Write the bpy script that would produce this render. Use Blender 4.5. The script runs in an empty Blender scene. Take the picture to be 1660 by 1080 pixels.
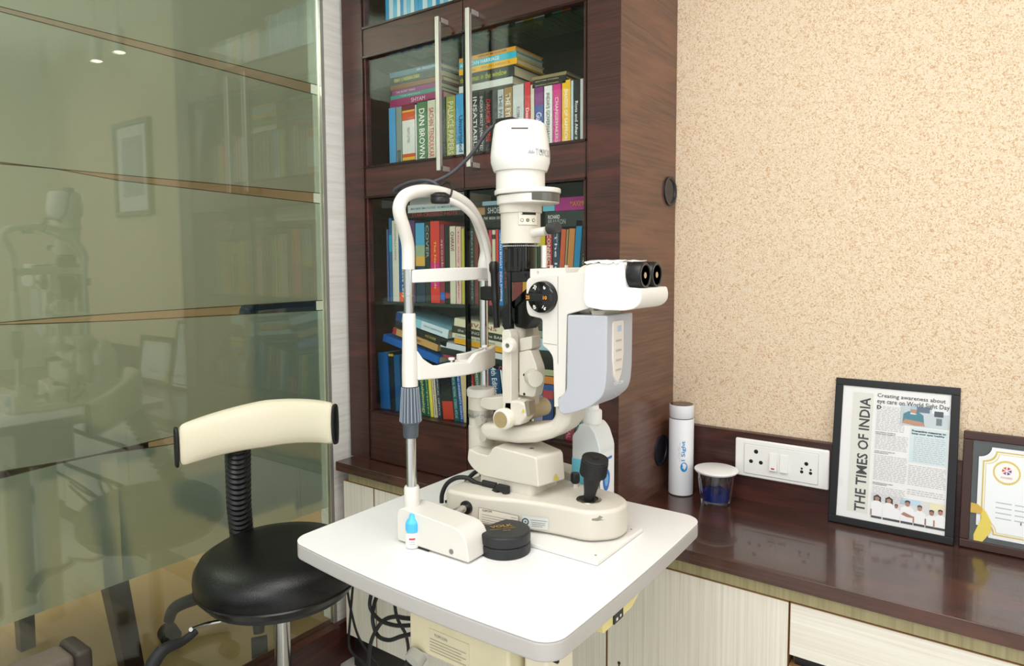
import bpy, bmesh, math, random
from mathutils import Vector, Matrix
random.seed(7)
S = bpy.context.scene
col = S.collection
PI = math.pi

# ------------------------------------------------------------------ camera
F_PX, CX, CY = 1095.16, 844.8, 503.8
PITCH, YAW, ROLL = 0.0698456609, 0.616170659, -0.0038982
CAM = Vector((0, 0, 1.25))
fw = Vector((-math.sin(YAW)*math.cos(PITCH), math.cos(YAW)*math.cos(PITCH), -math.sin(PITCH)))
r0 = Vector((math.cos(YAW), math.sin(YAW), 0)); u0 = r0.cross(fw)
rt = r0*math.cos(ROLL) + u0*math.sin(ROLL); up = u0*math.cos(ROLL) - r0*math.sin(ROLL)
cd = bpy.data.cameras.new('camera'); cam = bpy.data.objects.new('camera', cd); col.objects.link(cam)
M = Matrix((rt, up, -fw)).transposed().to_4x4(); M.translation = CAM; cam.matrix_world = M
cd.sensor_fit = 'HORIZONTAL'; cd.sensor_width = 36; cd.lens = 36*F_PX/1660
cd.shift_x = -(CX-830)/1660; cd.shift_y = (CY-540)/1660
cd.clip_start = .02
S.camera = cam

# ------------------------------------------------------------------ colour management, world, lights
S.view_settings.view_transform = 'Standard'; S.view_settings.look = 'None'
S.view_settings.gamma = 1; S.view_settings.use_curve_mapping = False
S.view_settings.exposure = -0.28
W = bpy.data.worlds.new('world'); S.world = W; W.use_nodes = True
W.node_tree.nodes['Background'].inputs[0].default_value = (.95, .975, 1.0, 1)
W.node_tree.nodes['Background'].inputs[1].default_value = 1.5
def area(name, loc, target, sx, sy, power, color=(1, 1, 1)):
    l = bpy.data.lights.new(name, 'AREA'); l.shape = 'RECTANGLE'; l.size = sx; l.size_y = sy
    l.energy = power; l.color = color
    o = bpy.data.objects.new(name, l); col.objects.link(o); o.location = loc
    o.rotation_euler = (Vector(target)-Vector(loc)).to_track_quat('-Z', 'Y').to_euler(); return o
area('overhead_area_light', (-.35, .2, 2.40), (-.35, .2, 0), 1.1, 1.1, 26, (1, .99, .985))
area('overhead_area_light', (.1, -1.6, 2.38), (-.5, 0, 1.0), 1.4, .8, 34, (1, .99, .985))  # unseen lamp added behind the camera to brighten the bookcase interior
area('window_daylight', (1.27, .75, 1.75), (-1.0, .9, 1.1), 1.0, 1.1, 12, (.95, .98, 1))
area('film_backlight', (-2.7, .3, 2.40), (-2.5, .5, 0), 1.2, 1.4, 64, (1, .98, .95))  # unseen lamp added beyond the glass so the film is brighter at left

# ------------------------------------------------------------------ geometry of the photograph -> metres
def ray(x, y): return fw + rt*((x-CX)/F_PX) - up*((y-CY)/F_PX)
def onY(x, y, Y): d = ray(x, y); return CAM + d*((Y-CAM.y)/d.y)
def onX(x, y, X): d = ray(x, y); return CAM + d*((X-CAM.x)/d.x)
def onZ(x, y, Z): d = ray(x, y); return CAM + d*((Z-CAM.z)/d.z)
def zat(X, Y, py):                      # height of image row py above the point (X, Y)
    a, b = 0.0, 3.0
    for _ in range(40):
        m = (a+b)/2; v = Vector((X, Y, m))-CAM
        if CY-F_PX*v.dot(up)/v.dot(fw) > py: a = m
        else: b = m
    return a

# ------------------------------------------------------------------ materials
def hx(h):
    h = h.lstrip('#'); out = []
    for i in (0, 2, 4):
        v = int(h[i:i+2], 16)/255
        out.append(v/12.92 if v <= .04045 else ((v+.055)/1.055)**2.4)
    return (*out, 1)
_m = {}
def mat(name, color, rough=.5, metal=0, bump=0, bscale=200, coat=0, var=0, vscale=8, trans=0, ior=1.45, emit=0, spec=.5):
    if name in _m: return _m[name]
    m = bpy.data.materials.new(name); m.use_nodes = True; n = m.node_tree.nodes; L = m.node_tree.links
    b = n['Principled BSDF']; c = hx(color) if isinstance(color, str) else color
    b.inputs['Base Color'].default_value = c; b.inputs['Roughness'].default_value = rough
    b.inputs['Metallic'].default_value = metal; b.inputs['Coat Weight'].default_value = coat
    b.inputs['Transmission Weight'].default_value = trans; b.inputs['IOR'].default_value = ior
    b.inputs['Specular IOR Level'].default_value = spec
    if emit:
        b.inputs['Emission Color'].default_value = c; b.inputs['Emission Strength'].default_value = emit
    tc = n.new('ShaderNodeTexCoord')
    if var:
        nz = n.new('ShaderNodeTexNoise'); nz.inputs['Scale'].default_value = vscale; nz.inputs['Detail'].default_value = 5
        L.new(tc.outputs['Object'], nz.inputs['Vector'])
        mx = n.new('ShaderNodeMix'); mx.data_type = 'RGBA'
        mx.inputs['A'].default_value = tuple(x*(1-var) for x in c[:3])+(1,); mx.inputs['B'].default_value = tuple(min(1, x*(1+var)) for x in c[:3])+(1,)
        L.new(nz.outputs['Fac'], mx.inputs['Factor']); L.new(mx.outputs['Result'], b.inputs['Base Color'])
    if bump:
        nz = n.new('ShaderNodeTexNoise'); nz.inputs['Scale'].default_value = bscale; nz.inputs['Detail'].default_value = 3
        L.new(tc.outputs['Object'], nz.inputs['Vector'])
        bp = n.new('ShaderNodeBump'); bp.inputs['Strength'].default_value = bump; bp.inputs['Distance'].default_value = .002
        L.new(nz.outputs['Fac'], bp.inputs['Height']); L.new(bp.outputs['Normal'], b.inputs['Normal'])
    _m[name] = m; return m
def streak(name, c1, c2, c3, scale, rough=.4, wavescale=None, bump=.1, coat=0, spec=.5):
    """stretched-noise wood or laminate grain; scale = noise scale per axis"""
    m = bpy.data.materials.new(name); m.use_nodes = True; n = m.node_tree.nodes; L = m.node_tree.links
    b = n['Principled BSDF']; b.inputs['Roughness'].default_value = rough; b.inputs['Coat Weight'].default_value = coat
    b.inputs['Specular IOR Level'].default_value = spec
    tc = n.new('ShaderNodeTexCoord'); mp = n.new('ShaderNodeMapping'); mp.inputs['Scale'].default_value = scale
    L.new(tc.outputs['Object'], mp.inputs['Vector'])
    nz = n.new('ShaderNodeTexNoise'); nz.inputs['Scale'].default_value = 1; nz.inputs['Detail'].default_value = 6; nz.inputs['Roughness'].default_value = .65
    L.new(mp.outputs['Vector'], nz.inputs['Vector'])
    cr = n.new('ShaderNodeValToRGB'); L.new(nz.outputs['Fac'], cr.inputs['Fac'])
    e = cr.color_ramp.elements; e[0].position = .3; e[0].color = hx(c1); e[1].position = .72; e[1].color = hx(c3)
    k = e.new(.5); k.color = hx(c2)
    out = cr.outputs['Color']
    if wavescale:
        mp2 = n.new('ShaderNodeMapping'); mp2.inputs['Scale'].default_value = wavescale[0]; L.new(tc.outputs['Object'], mp2.inputs['Vector'])
        n2 = n.new('ShaderNodeTexNoise'); n2.inputs['Scale'].default_value = 1; n2.inputs['Detail'].default_value = 4; n2.inputs['Distortion'].default_value = 1.2
        L.new(mp2.outputs['Vector'], n2.inputs['Vector'])
        r2 = n.new('ShaderNodeValToRGB'); r2.color_ramp.elements[0].position = .5; r2.color_ramp.elements[1].position = .75
        L.new(n2.outputs['Fac'], r2.inputs['Fac'])
        mx = n.new('ShaderNodeMix'); mx.data_type = 'RGBA'; L.new(r2.outputs['Color'], mx.inputs['Factor'])
        L.new(out, mx.inputs['A']); mx.inputs['B'].default_value = hx(wavescale[1]); out = mx.outputs['Result']
    L.new(out, b.inputs['Base Color'])
    bp = n.new('ShaderNodeBump'); bp.inputs['Strength'].default_value = bump; bp.inputs['Distance'].default_value = .001
    L.new(nz.outputs['Fac'], bp.inputs['Height']); L.new(bp.outputs['Normal'], b.inputs['Normal'])
    return m
def glassy(name, tint, fac=.1, rough=0.0):
    """thin clear pane: see-through plus a sharp reflection that grows with the angle"""
    m = bpy.data.materials.new(name); m.use_nodes = True; n = m.node_tree.nodes; L = m.node_tree.links
    n.remove(n['Principled BSDF']); out = n['Material Output']
    t = n.new('ShaderNodeBsdfTransparent'); t.inputs[0].default_value = hx(tint)
    g = n.new('ShaderNodeBsdfGlossy'); g.inputs['Roughness'].default_value = rough
    fr = n.new('ShaderNodeLayerWeight'); fr.inputs['Blend'].default_value = .5
    pw = n.new('ShaderNodeMath'); pw.operation = 'POWER'; pw.inputs[1].default_value = 5; L.new(fr.outputs['Facing'], pw.inputs[0])
    ad = n.new('ShaderNodeMath'); ad.operation = 'MULTIPLY_ADD'; ad.inputs[1].default_value = .9; ad.inputs[2].default_value = fac+.03
    L.new(pw.outputs[0], ad.inputs[0]); mx = n.new('ShaderNodeMixShader')
    L.new(ad.outputs[0], mx.inputs[0]); L.new(t.outputs[0], mx.inputs[1]); L.new(g.outputs[0], mx.inputs[2]); L.new(mx.outputs[0], out.inputs[0])
    return m
def film_mat():
    m = bpy.data.materials.new('frosted_film'); m.use_nodes = True; n = m.node_tree.nodes; L = m.node_tree.links
    n.remove(n['Principled BSDF']); out = n['Material Output']
    rf = n.new('ShaderNodeBsdfRefraction'); rf.inputs['Color'].default_value = hx('#d2dbd2'); rf.inputs['Roughness'].default_value = .45; rf.inputs['IOR'].default_value = 1.10
    tl = n.new('ShaderNodeBsdfTranslucent'); tl.inputs['Color'].default_value = hx('#c6d4cb')
    df = n.new('ShaderNodeBsdfDiffuse'); df.inputs['Color'].default_value = hx('#abb8b0')
    a = n.new('ShaderNodeMixShader'); a.inputs[0].default_value = .45; L.new(tl.outputs[0], a.inputs[1]); L.new(df.outputs[0], a.inputs[2])
    b = n.new('ShaderNodeMixShader'); b.inputs[0].default_value = .55; L.new(rf.outputs[0], b.inputs[2]); L.new(a.outputs[0], b.inputs[1])
    L.new(b.outputs[0], out.inputs[0]); return m

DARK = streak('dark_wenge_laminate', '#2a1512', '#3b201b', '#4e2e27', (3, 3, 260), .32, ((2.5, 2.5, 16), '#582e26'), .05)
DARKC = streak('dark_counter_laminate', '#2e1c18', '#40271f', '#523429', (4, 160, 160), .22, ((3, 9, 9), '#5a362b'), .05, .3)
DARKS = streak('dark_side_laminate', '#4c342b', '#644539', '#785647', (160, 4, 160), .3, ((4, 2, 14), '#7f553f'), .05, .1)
CREAMV = streak('cream_laminate_upright_grain', '#d0c9b8', '#dfd9cb', '#ebe6db', (170, 170, 2.0), .4)
CREAMH = streak('cream_laminate_level_grain', '#d6cfbf', '#e3ddd0', '#ece8de', (2, 170, 190), .4)
COLM = streak('white_grained_column_laminate', '#dedad0', '#ebe8e0', '#f3f1ea', (80, 5, 110), .4)
OLIVE = streak('olive_beige_edge_strip', '#8f8560', '#a39870', '#b0a57e', (110, 110, 2), .5)
WHITE = mat('instrument_cream_white', '#d9d5cd', .35, bump=.02, bscale=900)
IVORY = mat('instrument_ivory', '#cec8bb', .38, bump=.03, bscale=900, var=.03)
SHINYW = mat('shiny_white_plastic', '#e4e1dc', .25)
BEIGE = mat('aged_beige_plastic', '#bfb08f', .45, var=.06, vscale=60)
GREYB = mat('blue_grey_panel', '#b2b4bb', .4)
BLACK = mat('black_plastic', '#141414', .4)
BLACKS = mat('black_gloss', '#0b0b0b', .12)
RUBBER = mat('black_rubber', '#1d1d1e', .6)
CHARC = mat('charcoal_cord', '#3c3d41', .5)
GREYR = mat('grey_ribbed_plastic', '#4b525b', .35)
CHROME = mat('chrome', '#c8c8c6', .14, 1)
NICKEL = mat('brushed_nickel', '#dcd8cf', .45, .8)
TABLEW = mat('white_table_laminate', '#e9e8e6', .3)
TABLEE = mat('shaded_white_table_edge', '#b5b1ad', .4)  # shade of the sides under overhead light is put into this grey
VINYLB = mat('black_vinyl', '#101010', .33, bump=.25, bscale=350)
VINYLC = mat('cream_vinyl', '#dcd4ba', .35, bump=.08, bscale=350)
PAPER = mat('book_pages', '#d9cda9', .8, bump=.1, bscale=300)
PRINTK = mat('black_print', '#1b1b1b', .7)
GREYP = mat('grey_print', '#8f8f8c', .7)
WPRINT = mat('white_print', '#efefea', .6)

def wallpaper():
    m = bpy.data.materials.new('textured_beige_wallpaper'); m.use_nodes = True; n = m.node_tree.nodes; L = m.node_tree.links
    b = n['Principled BSDF']; b.inputs['Roughness'].default_value = .7; b.inputs['Specular IOR Level'].default_value = .3
    tc = n.new('ShaderNodeTexCoord')
    nz = n.new('ShaderNodeTexNoise'); nz.inputs['Scale'].default_value = 150; nz.inputs['Detail'].default_value = 2; nz.inputs['Distortion'].default_value = 2.2
    L.new(tc.outputs['Object'], nz.inputs['Vector'])
    cr = n.new('ShaderNodeValToRGB'); e = cr.color_ramp.elements
    e[0].position = .36; e[0].color = hx('#cba680'); e[1].position = .54; e[1].color = hx('#e8d6bd'); k = e.new(.44); k.color = hx('#dec5a5')
    L.new(nz.outputs['Fac'], cr.inputs['Fac']); L.new(cr.outputs['Color'], b.inputs['Base Color'])
    bp = n.new('ShaderNodeBump'); bp.inputs['Strength'].default_value = .5; bp.inputs['Distance'].default_value = .003
    L.new(nz.outputs['Fac'], bp.inputs['Height']); L.new(bp.outputs['Normal'], b.inputs['Normal']); return m
WALLP = wallpaper()

# ------------------------------------------------------------------ mesh helpers
def link(name, me, m, parent=None, smooth=None, bevel=0, seg=3):
    o = bpy.data.objects.new(name, me); col.objects.link(o)
    if m is not None: me.materials.append(m)
    if parent is not None:
        o.parent = parent; o.matrix_parent_inverse = wm(parent).inverted()
    if bevel:
        b = o.modifiers.new('bevel', 'BEVEL'); b.width = bevel; b.segments = seg; b.limit_method = 'ANGLE'; b.angle_limit = math.radians(35)
        for p in me.polygons: p.use_smooth = True
        try: b.harden_normals = False
        except Exception: pass
        w = o.modifiers.new('wn', 'WEIGHTED_NORMAL')
    if smooth:
        for p in me.polygons: p.use_smooth = True
        me.set_sharp_from_angle(angle=math.radians(40))
    return o
def wm(o):
    return o.matrix_basis.copy() if o.parent is None else wm(o.parent) @ o.matrix_parent_inverse @ o.matrix_basis
class B:
    """collects shapes into one mesh"""
    def __init__(s): s.bm = bmesh.new()
    def box(s, x0, x1, y0, y1, z0, z1, M=None):
        vs = [s.bm.verts.new((x, y, z)) for x in (x0, x1) for y in (y0, y1) for z in (z0, z1)]
        for f in ((0, 1, 3, 2), (4, 6, 7, 5), (0, 4, 5, 1), (2, 3, 7, 6), (0, 2, 6, 4), (1, 5, 7, 3)): s.bm.faces.new([vs[i] for i in f])
        if M is not None: bmesh.ops.transform(s.bm, matrix=M, verts=vs)
        return s
    def prism(s, pts, a, b, axis='Y', M=None):
        """polygon pts extruded along an axis. axis Y: pts=(x,z); Z: (x,y); X: (y,z)"""
        def v(p, t): return {'Y': (p[0], t, p[1]), 'Z': (p[0], p[1], t), 'X': (t, p[0], p[1])}[axis]
        A = [s.bm.verts.new(v(p, a)) for p in pts]; Bv = [s.bm.verts.new(v(p, b)) for p in pts]; n = len(pts)
        s.bm.faces.new(A); s.bm.faces.new(Bv[::-1])
        for i in range(n): s.bm.faces.new((A[i], Bv[i], Bv[(i+1) % n], A[(i+1) % n]))
        if M is not None: bmesh.ops.transform(s.bm, matrix=M, verts=A+Bv)
        return s
    def lathe(s, prof, n=40, M=None, caps=True):
        """prof = [(r, z)...] about the local Z axis"""
        rings = []
        for r, z in prof:
            rings.append([s.bm.verts.new((r*math.cos(2*PI*i/n), r*math.sin(2*PI*i/n), z)) for i in range(n)])
        for a, b in zip(rings, rings[1:]):
            for i in range(n): s.bm.faces.new((a[i], a[(i+1) % n], b[(i+1) % n], b[i]))
        if caps: s.bm.faces.new(rings[0][::-1]); s.bm.faces.new(rings[-1])
        if M is not None: bmesh.ops.transform(s.bm, matrix=M, verts=[v for r in rings for v in r])
        return s
    def cyl(s, p, q, r, r2=None, n=28):
        p, q = Vector(p), Vector(q); r2 = r if r2 is None else r2; d = q-p
        return s.lathe([(r, 0), (r2, d.length)], n, Matrix.Translation(p) @ d.to_track_quat('Z', 'Y').to_matrix().to_4x4())
    def turn(s, p, q, prof, n=36):
        """prof in (radius, fraction 0..1) along p->q"""
        p, q = Vector(p), Vector(q); d = q-p
        return s.lathe([(r, t*d.length) for r, t in prof], n, Matrix.Translation(p) @ d.to_track_quat('Z', 'Y').to_matrix().to_4x4())
    def tube(s, pts, r, n=12, smooth=6, closed=False):
        P = [Vector(p) for p in pts]
        R = r if isinstance(r, (list, tuple)) else [r]*len(P)
        if smooth > 1:
            Q, RR = [], []
            for i in range(len(P)-1):
                p0 = P[max(i-1, 0)]; p1 = P[i]; p2 = P[i+1]; p3 = P[min(i+2, len(P)-1)]
                for k in range(smooth):
                    t = k/smooth
                    Q.append(.5*((2*p1)+(-p0+p2)*t+(2*p0-5*p1+4*p2-p3)*t*t+(-p0+3*p1-3*p2+p3)*t**3)); RR.append(R[i]*(1-t)+R[i+1]*t)
            Q.append(P[-1]); RR.append(R[-1]); P, R = Q, RR
        rings = []; nrm = None
        for i, p in enumerate(P):
            t = (P[min(i+1, len(P)-1)]-P[max(i-1, 0)]).normalized()
            if nrm is None:
                nrm = t.cross(Vector((0, 0, 1)));
                if nrm.length < .05: nrm = t.cross(Vector((1, 0, 0)))
                nrm.normalize()
            else: nrm = (nrm - t*nrm.dot(t)).normalized()
            b = t.cross(nrm)
            rings.append([s.bm.verts.new(p+(nrm*math.cos(2*PI*k/n)+b*math.sin(2*PI*k/n))*R[i]) for k in range(n)])
        for a, c in zip(rings, rings[1:]):
            for i in range(n): s.bm.faces.new((a[i], a[(i+1) % n], c[(i+1) % n], c[i]))
        s.bm.faces.new(rings[0][::-1]); s.bm.faces.new(rings[-1]); return s
    def band(s, path, h0, h1, th):
        """upright band along a path of (x,y[,zoff]) points, from z h0(i) to h1(i), thickness th"""
        n = len(path); rows = []
        for i, p in enumerate(path):
            a = Vector(path[max(i-1, 0)][:2]); b = Vector(path[min(i+1, n-1)][:2]); t = (b-a).normalized(); nn = Vector((-t.y, t.x))*th/2
            z0 = h0(i/(n-1)); z1 = h1(i/(n-1))
            rows.append([s.bm.verts.new((p[0]+sg*nn.x, p[1]+sg*nn.y, z)) for sg, z in ((-1, z0), (1, z0), (1, z1), (-1, z1))])
        for a, b in zip(rows, rows[1:]):
            for i in range(4): s.bm.faces.new((a[i], a[(i+1) % 4], b[(i+1) % 4], b[i]))
        s.bm.faces.new(rows[0][::-1]); s.bm.faces.new(rows[-1]); return s
    def poly(s, pts):
        s.bm.faces.new([s.bm.verts.new(p) for p in pts]); return s
    def done(s, name, m, parent=None, smooth=True, bevel=0, seg=3):
        bmesh.ops.recalc_face_normals(s.bm, faces=s.bm.faces)
        me = bpy.data.meshes.new(name); s.bm.to_mesh(me); s.bm.free()
        return link(name, me, m, parent, smooth and not bevel, bevel, seg)
def fillet(pts, r, n=5):
    """round the corners of a 2D polygon; r = number or list"""
    out = []; N = len(pts); rr = r if isinstance(r, (list, tuple)) else [r]*N
    for i in range(N):
        p = Vector(pts[i]); a = Vector(pts[i-1]); b = Vector(pts[(i+1) % N]); R = rr[i]
        if R <= 0: out.append(tuple(p)); continue
        da = (a-p); db = (b-p); la, lb = da.length, db.length; k = min(R, la*.49, lb*.49); da.normalize(); db.normalize()
        s0 = p+da*k; s1 = p+db*k
        for j in range(n+1):
            t = j/n; out.append(tuple(s0*(1-t)**2+p*2*t*(1-t)+s1*t*t))
    return out
def thing(name, label, cat, loc=(0, 0, 0), group=None):
    o = bpy.data.objects.new(name, None); col.objects.link(o); o.location = loc; o.empty_display_size = .05
    return tag(o, label, cat, group)
def tag(o, label, cat, group=None):
    o['label'] = label; o['category'] = cat
    if group: o['group'] = group
    return o
def struct(o): o['kind'] = 'structure'; return o
def lab(o, l): o['label'] = l; return o
_dg = None
def text_mesh(s, bold=0):
    cu = bpy.data.curves.new('t', 'FONT'); cu.body = s; cu.size = 1; cu.resolution_u = 2; cu.offset = bold
    o = bpy.data.objects.new('t', cu); col.objects.link(o)
    bpy.context.view_layer.update(); dg = bpy.context.evaluated_depsgraph_get()
    me = bpy.data.meshes.new_from_object(o.evaluated_get(dg)); bpy.data.objects.remove(o); bpy.data.curves.remove(cu)
    return me
def text(name, s, o, xd, yd, L, h, m, parent, bold=.01, center=False, lift=.0006):
    """lettering: starts at o (lower-left of the line), runs along xd for length L, height h"""
    me = text_mesh(s, bold); xs = [v.co.x for v in me.vertices]; ys = [v.co.y for v in me.vertices]
    if not xs: return None
    x0, x1, y0, y1 = min(xs), max(xs), min(ys), max(ys)
    xd = Vector(xd).normalized(); yd = Vector(yd).normalized(); nd = xd.cross(yd); o = Vector(o)
    sx = L/(x1-x0); sy = h/(y1-y0)
    if center: o = o-xd*L/2-yd*h/2
    for v in me.vertices: v.co = o+xd*((v.co.x-x0)*sx)+yd*((v.co.y-y0)*sy)+nd*lift
    return link(name, me, m, parent)

# ================================================================== THE ROOM
XG, YWALL, XS, YB, ZC, YC = -1.66, 1.715, -.711, 1.395, .65, 1.322
ZCEIL, XR = 2.44, 1.32
FLOOR = mat('beige_floor_tile', '#c2a67c', .12, var=.05, vscale=3)
struct(B().box(XG, 2.4, -2.0, YWALL+.1, -.05, 0).done('floor', mat('pale_marble_tile', '#d9d6d0', .15, var=.06, vscale=6), smooth=False))
struct(B().box(XG-.05, 2.4, -1.2, YWALL+.1, ZCEIL, ZCEIL+.05).done('ceiling', mat('ceiling_paint', '#e9e6de', .8), smooth=False))
struct(B().box(XS, 2.4, YWALL, YWALL+.1, 0, ZCEIL).done('wall_back', WALLP, smooth=False))
struct(B().box(-1.75, XS-.001, YWALL+.002, YWALL+.1, 0, ZCEIL).done('wall_behind_bookcase', mat('plain_wall_paint', '#a99a80', .8), smooth=False))
PW = mat('pale_paint', '#e6e0d2', .7)
# right wall with the window that daylight comes through
b = B(); b.box(XR, XR+.1, -.1, .25, 0, ZCEIL); b.box(XR, XR+.1, 1.25, YWALL, 0, ZCEIL); b.box(XR, XR+.1, .25, 1.25, 0, 1.1); b.box(XR, XR+.1, .25, 1.25, 2.3, ZCEIL)
struct(b.done('wall_right', PW, smooth=False))
b = B()
for y0, y1, z0, z1 in ((.25, .30, 1.1, 2.3), (1.2, 1.25, 1.1, 2.3), (.3, 1.2, 1.1, 1.15), (.3, 1.2, 2.25, 2.3), (.73, .77, 1.15, 2.25)): b.box(XR+.02, XR+.07, y0, y1, z0, z1)
wf = struct(b.done('window_1', mat('window_frame_white', '#eeeeea', .4), smooth=False))
B().box(XR+.04, XR+.044, .3, 1.2, 1.15, 2.25).done('pane', glassy('clear_window_glass', '#f2f7f5', .02), wf, smooth=False)
# glass partition: skirting, pane, frosted film with clear stripes, white column
struct(B().box(XG-.03, XG+.03, -1.2, YC, 0, .13).box(XG-.03, XG+.02, YC, YWALL, 0, .13).done('baseboard_left', DARK, smooth=False))
pane = struct(B().box(XG-.008, XG, -1.2, 1.322, .13, ZCEIL).done('window_2', glassy('partition_glass', '#e9efe6', .045), smooth=False))
def stripe(yz):                       # [(y, ztop, zbot)...] -> interpolators
    def f(y, k):
        for a, b in zip(yz, yz[1:]):
            if y <= b[0]: t = (y-a[0])/(b[0]-a[0]); return a[k]+(b[k]-a[k])*t
        return yz[-1][k]
    return f
stripes = [stripe([(-1.2, 1.776, 1.768), (.54, 1.773, 1.761), (1.33, 1.780, 1.748)]),
           stripe([(-1.2, 1.47, 1.45), (.50, 1.461, 1.455), (.62, 1.4585, 1.4565), (.75, 1.459, 1.444), (1.33, 1.463, 1.430)]),
           stripe([(-1.2, 1.15, 1.12), (.45, 1.1325, 1.1305), (.60, 1.137, 1.124), (.75, 1.139, 1.119), (1.33, 1.142, 1.110)]),
           stripe([(-1.2, .85, .79), (.40, .832, .806), (.60, .8205, .815), (.68, .8195, .8155), (.84, .824, .803), (1.33, .834, .79)])]
ys = [-1.2+.1*i for i in range(17)]+[.45, .5, .54, .6, .62, .65, .68, .72, .75, .8, .84, .9, 1.0, 1.1, 1.2, 1.318]
ys = sorted(set(round(y, 3) for y in ys))
edges = [lambda y: ZCEIL-.001]
for st in stripes: edges += [lambda y, st=st: st(y, 1), lambda y, st=st: st(y, 2)]
edges += [lambda y: .50]
b = B()
for k in range(0, len(edges), 2):
    for y0, y1 in zip(ys, ys[1:]):
        b.poly([(XG-.0095, y0, edges[k+1](y0)), (XG-.0095, y1, edges[k+1](y1)), (XG-.0095, y1, edges[k](y1)), (XG-.0095, y0, edges[k](y0))])
film = b.done('frosted_film', film_mat(), pane, smooth=False)
b = B()
for st in stripes:
    for k, sg in ((1, -1), (2, 1)):
        for y0, y1 in zip(ys, ys[1:]):
            z0, z1 = st(y0, k), st(y1, k)
            b.poly([(XG-.009, y0, z0), (XG-.009, y1, z1), (XG-.009, y1, z1+sg*.0022), (XG-.009, y0, z0+sg*.0022)])
b.done('stripe_outline', mat('stripe_edge_brown', '#4a3a28', .5), pane, smooth=False)
struct(B().box(XG-.012, XG+.004, 1.3225, 1.334, .13, ZCEIL).done('trim_1', mat('aluminium_channel', '#c9c7c0', .3, .7), smooth=False))
struct(B().box(-1.72, XG+.003, 1.334, 1.60, .13, ZCEIL).done('trim_2', COLM, smooth=False))
# the consulting room beyond the partition
struct(B().box(-4.6, XG-.03, -1.5, 3.2, -.05, 0).done('floor_beyond_glass', FLOOR, smooth=False))
struct(B().box(-4.7, -4.6, -1.5, 3.2, 0, 2.6).done('wall_beyond_left', mat('tan_paint', '#cbb290', .8), smooth=False))
struct(B().box(-4.6, -1.76, 3.1, 3.2, 0, 2.6).done('wall_beyond_back', mat('tan_paint', '#cbb290', .8), smooth=False))
struct(B().box(-4.7, XG-.06, -1.5, 3.2, ZCEIL, ZCEIL+.05).done('ceiling_beyond_glass', mat('ceiling_paint', '#e9e6de', .8), smooth=False))

# ================================================================== COUNTER AND CABINETS
def counter():
    t = thing('worktop', 'long dark wood worktop running under the bookcase and below the beige wall', 'worktop', (0, YC, ZC))
    B().box(-1.632, XR, YC, YWALL, .622, ZC).done('slab', DARKC, t, bevel=.0015)
    B().box(-1.60, XR, YC+.022, YC+.05, .59, .622).done('edge_strip', OLIVE, t, smooth=False)
    B().box(XS+.001, XR, YWALL-.02, YWALL, ZC, .823).done('backsplash', DARK, t, smooth=False)
counter()
struct(B().box(-1.60, XR, YC+.03, YC+.045, 0, .098).done('baseboard_front', mat('black_plinth', '#19100e', .4), smooth=False))
KEY = mat('brass_keyhole', '#3a2a1a', .4, .6)
def cabinet(x0, x1, label, doors, key=None, drawers=None, group=None):
    t = thing('base_cabinet', label, 'cabinet', ((x0+x1)/2, YC+.03, 0), group)
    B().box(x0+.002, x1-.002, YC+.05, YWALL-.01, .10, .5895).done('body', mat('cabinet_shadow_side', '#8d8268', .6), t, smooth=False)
    if drawers is None:
        for a, c in doors:
            d = B().box(a+.0015, c-.0015, YC+.02, YC+.045, .10, .588).done('door', CREAMV, t, bevel=.001)
            B().box(a+.001, a+.0022, YC+.0196, YC+.044, .10, .5885).box(c-.0022, c-.001, YC+.0196, YC+.044, .10, .5885).box(a+.001, c-.001, YC+.0196, YC+.044, .5875, .5893).done('edge_banding', mat('brown_edge_band', '#8a6440', .5), d, smooth=False)
            if key is not None and a < key < c:
                B().cyl((key, YC+.0205, .336), (key, YC+.0185, .336), .0035).box(key-.0015, key+.0015, YC+.0187, YC+.021, .322, .336).done('keyhole', KEY, d)
    else:
        z = .588
        for h in (.105, .16, .2):
            d = B().box(x0+.0015, x1-.0015, YC+.02, YC+.045, z-h, z).done('drawer', CREAMH, t, bevel=.001)
            B().box(x0+.001, x0+.0022, YC+.0196, YC+.044, z-h, z).box(x0+.001, x1-.001, YC+.0196, YC+.044, z-.0005, z+.0009).done('edge_banding', mat('brown_edge_band', '#8a6440', .5), d, smooth=False)
            B().box(x0+.01, x1-.01, YC+.03, YC+.05, z-h-.022, z-h).done('finger_gap', BLACK, d, smooth=False)
            z -= h+.022
cabinet(-1.623, -1.486, 'narrow cream base cabinet at far left under the bookcase ledge beside the white column', [(-1.623, -1.486)])
cabinet(-1.486, -1.10, 'cream base cabinet under the bookcase, behind the hanging black cables', [(-1.486, -1.10)])
cabinet(-1.10, -.711, 'cream base cabinet hidden mostly behind the white instrument table', [(-1.10, -.711)])
cabinet(-.711, -.311, 'cream base cabinet with small keyhole, right of the instrument table', [(-.711, -.311)], key=-.679)
cabinet(-.311, .35, 'cream drawer cabinet at the bottom right under the worktop', None, drawers=True)
cabinet(.35, XR, 'cream cabinet beyond the drawers at the right end of the worktop', [(.35, .83), (.83, XR)])

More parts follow.
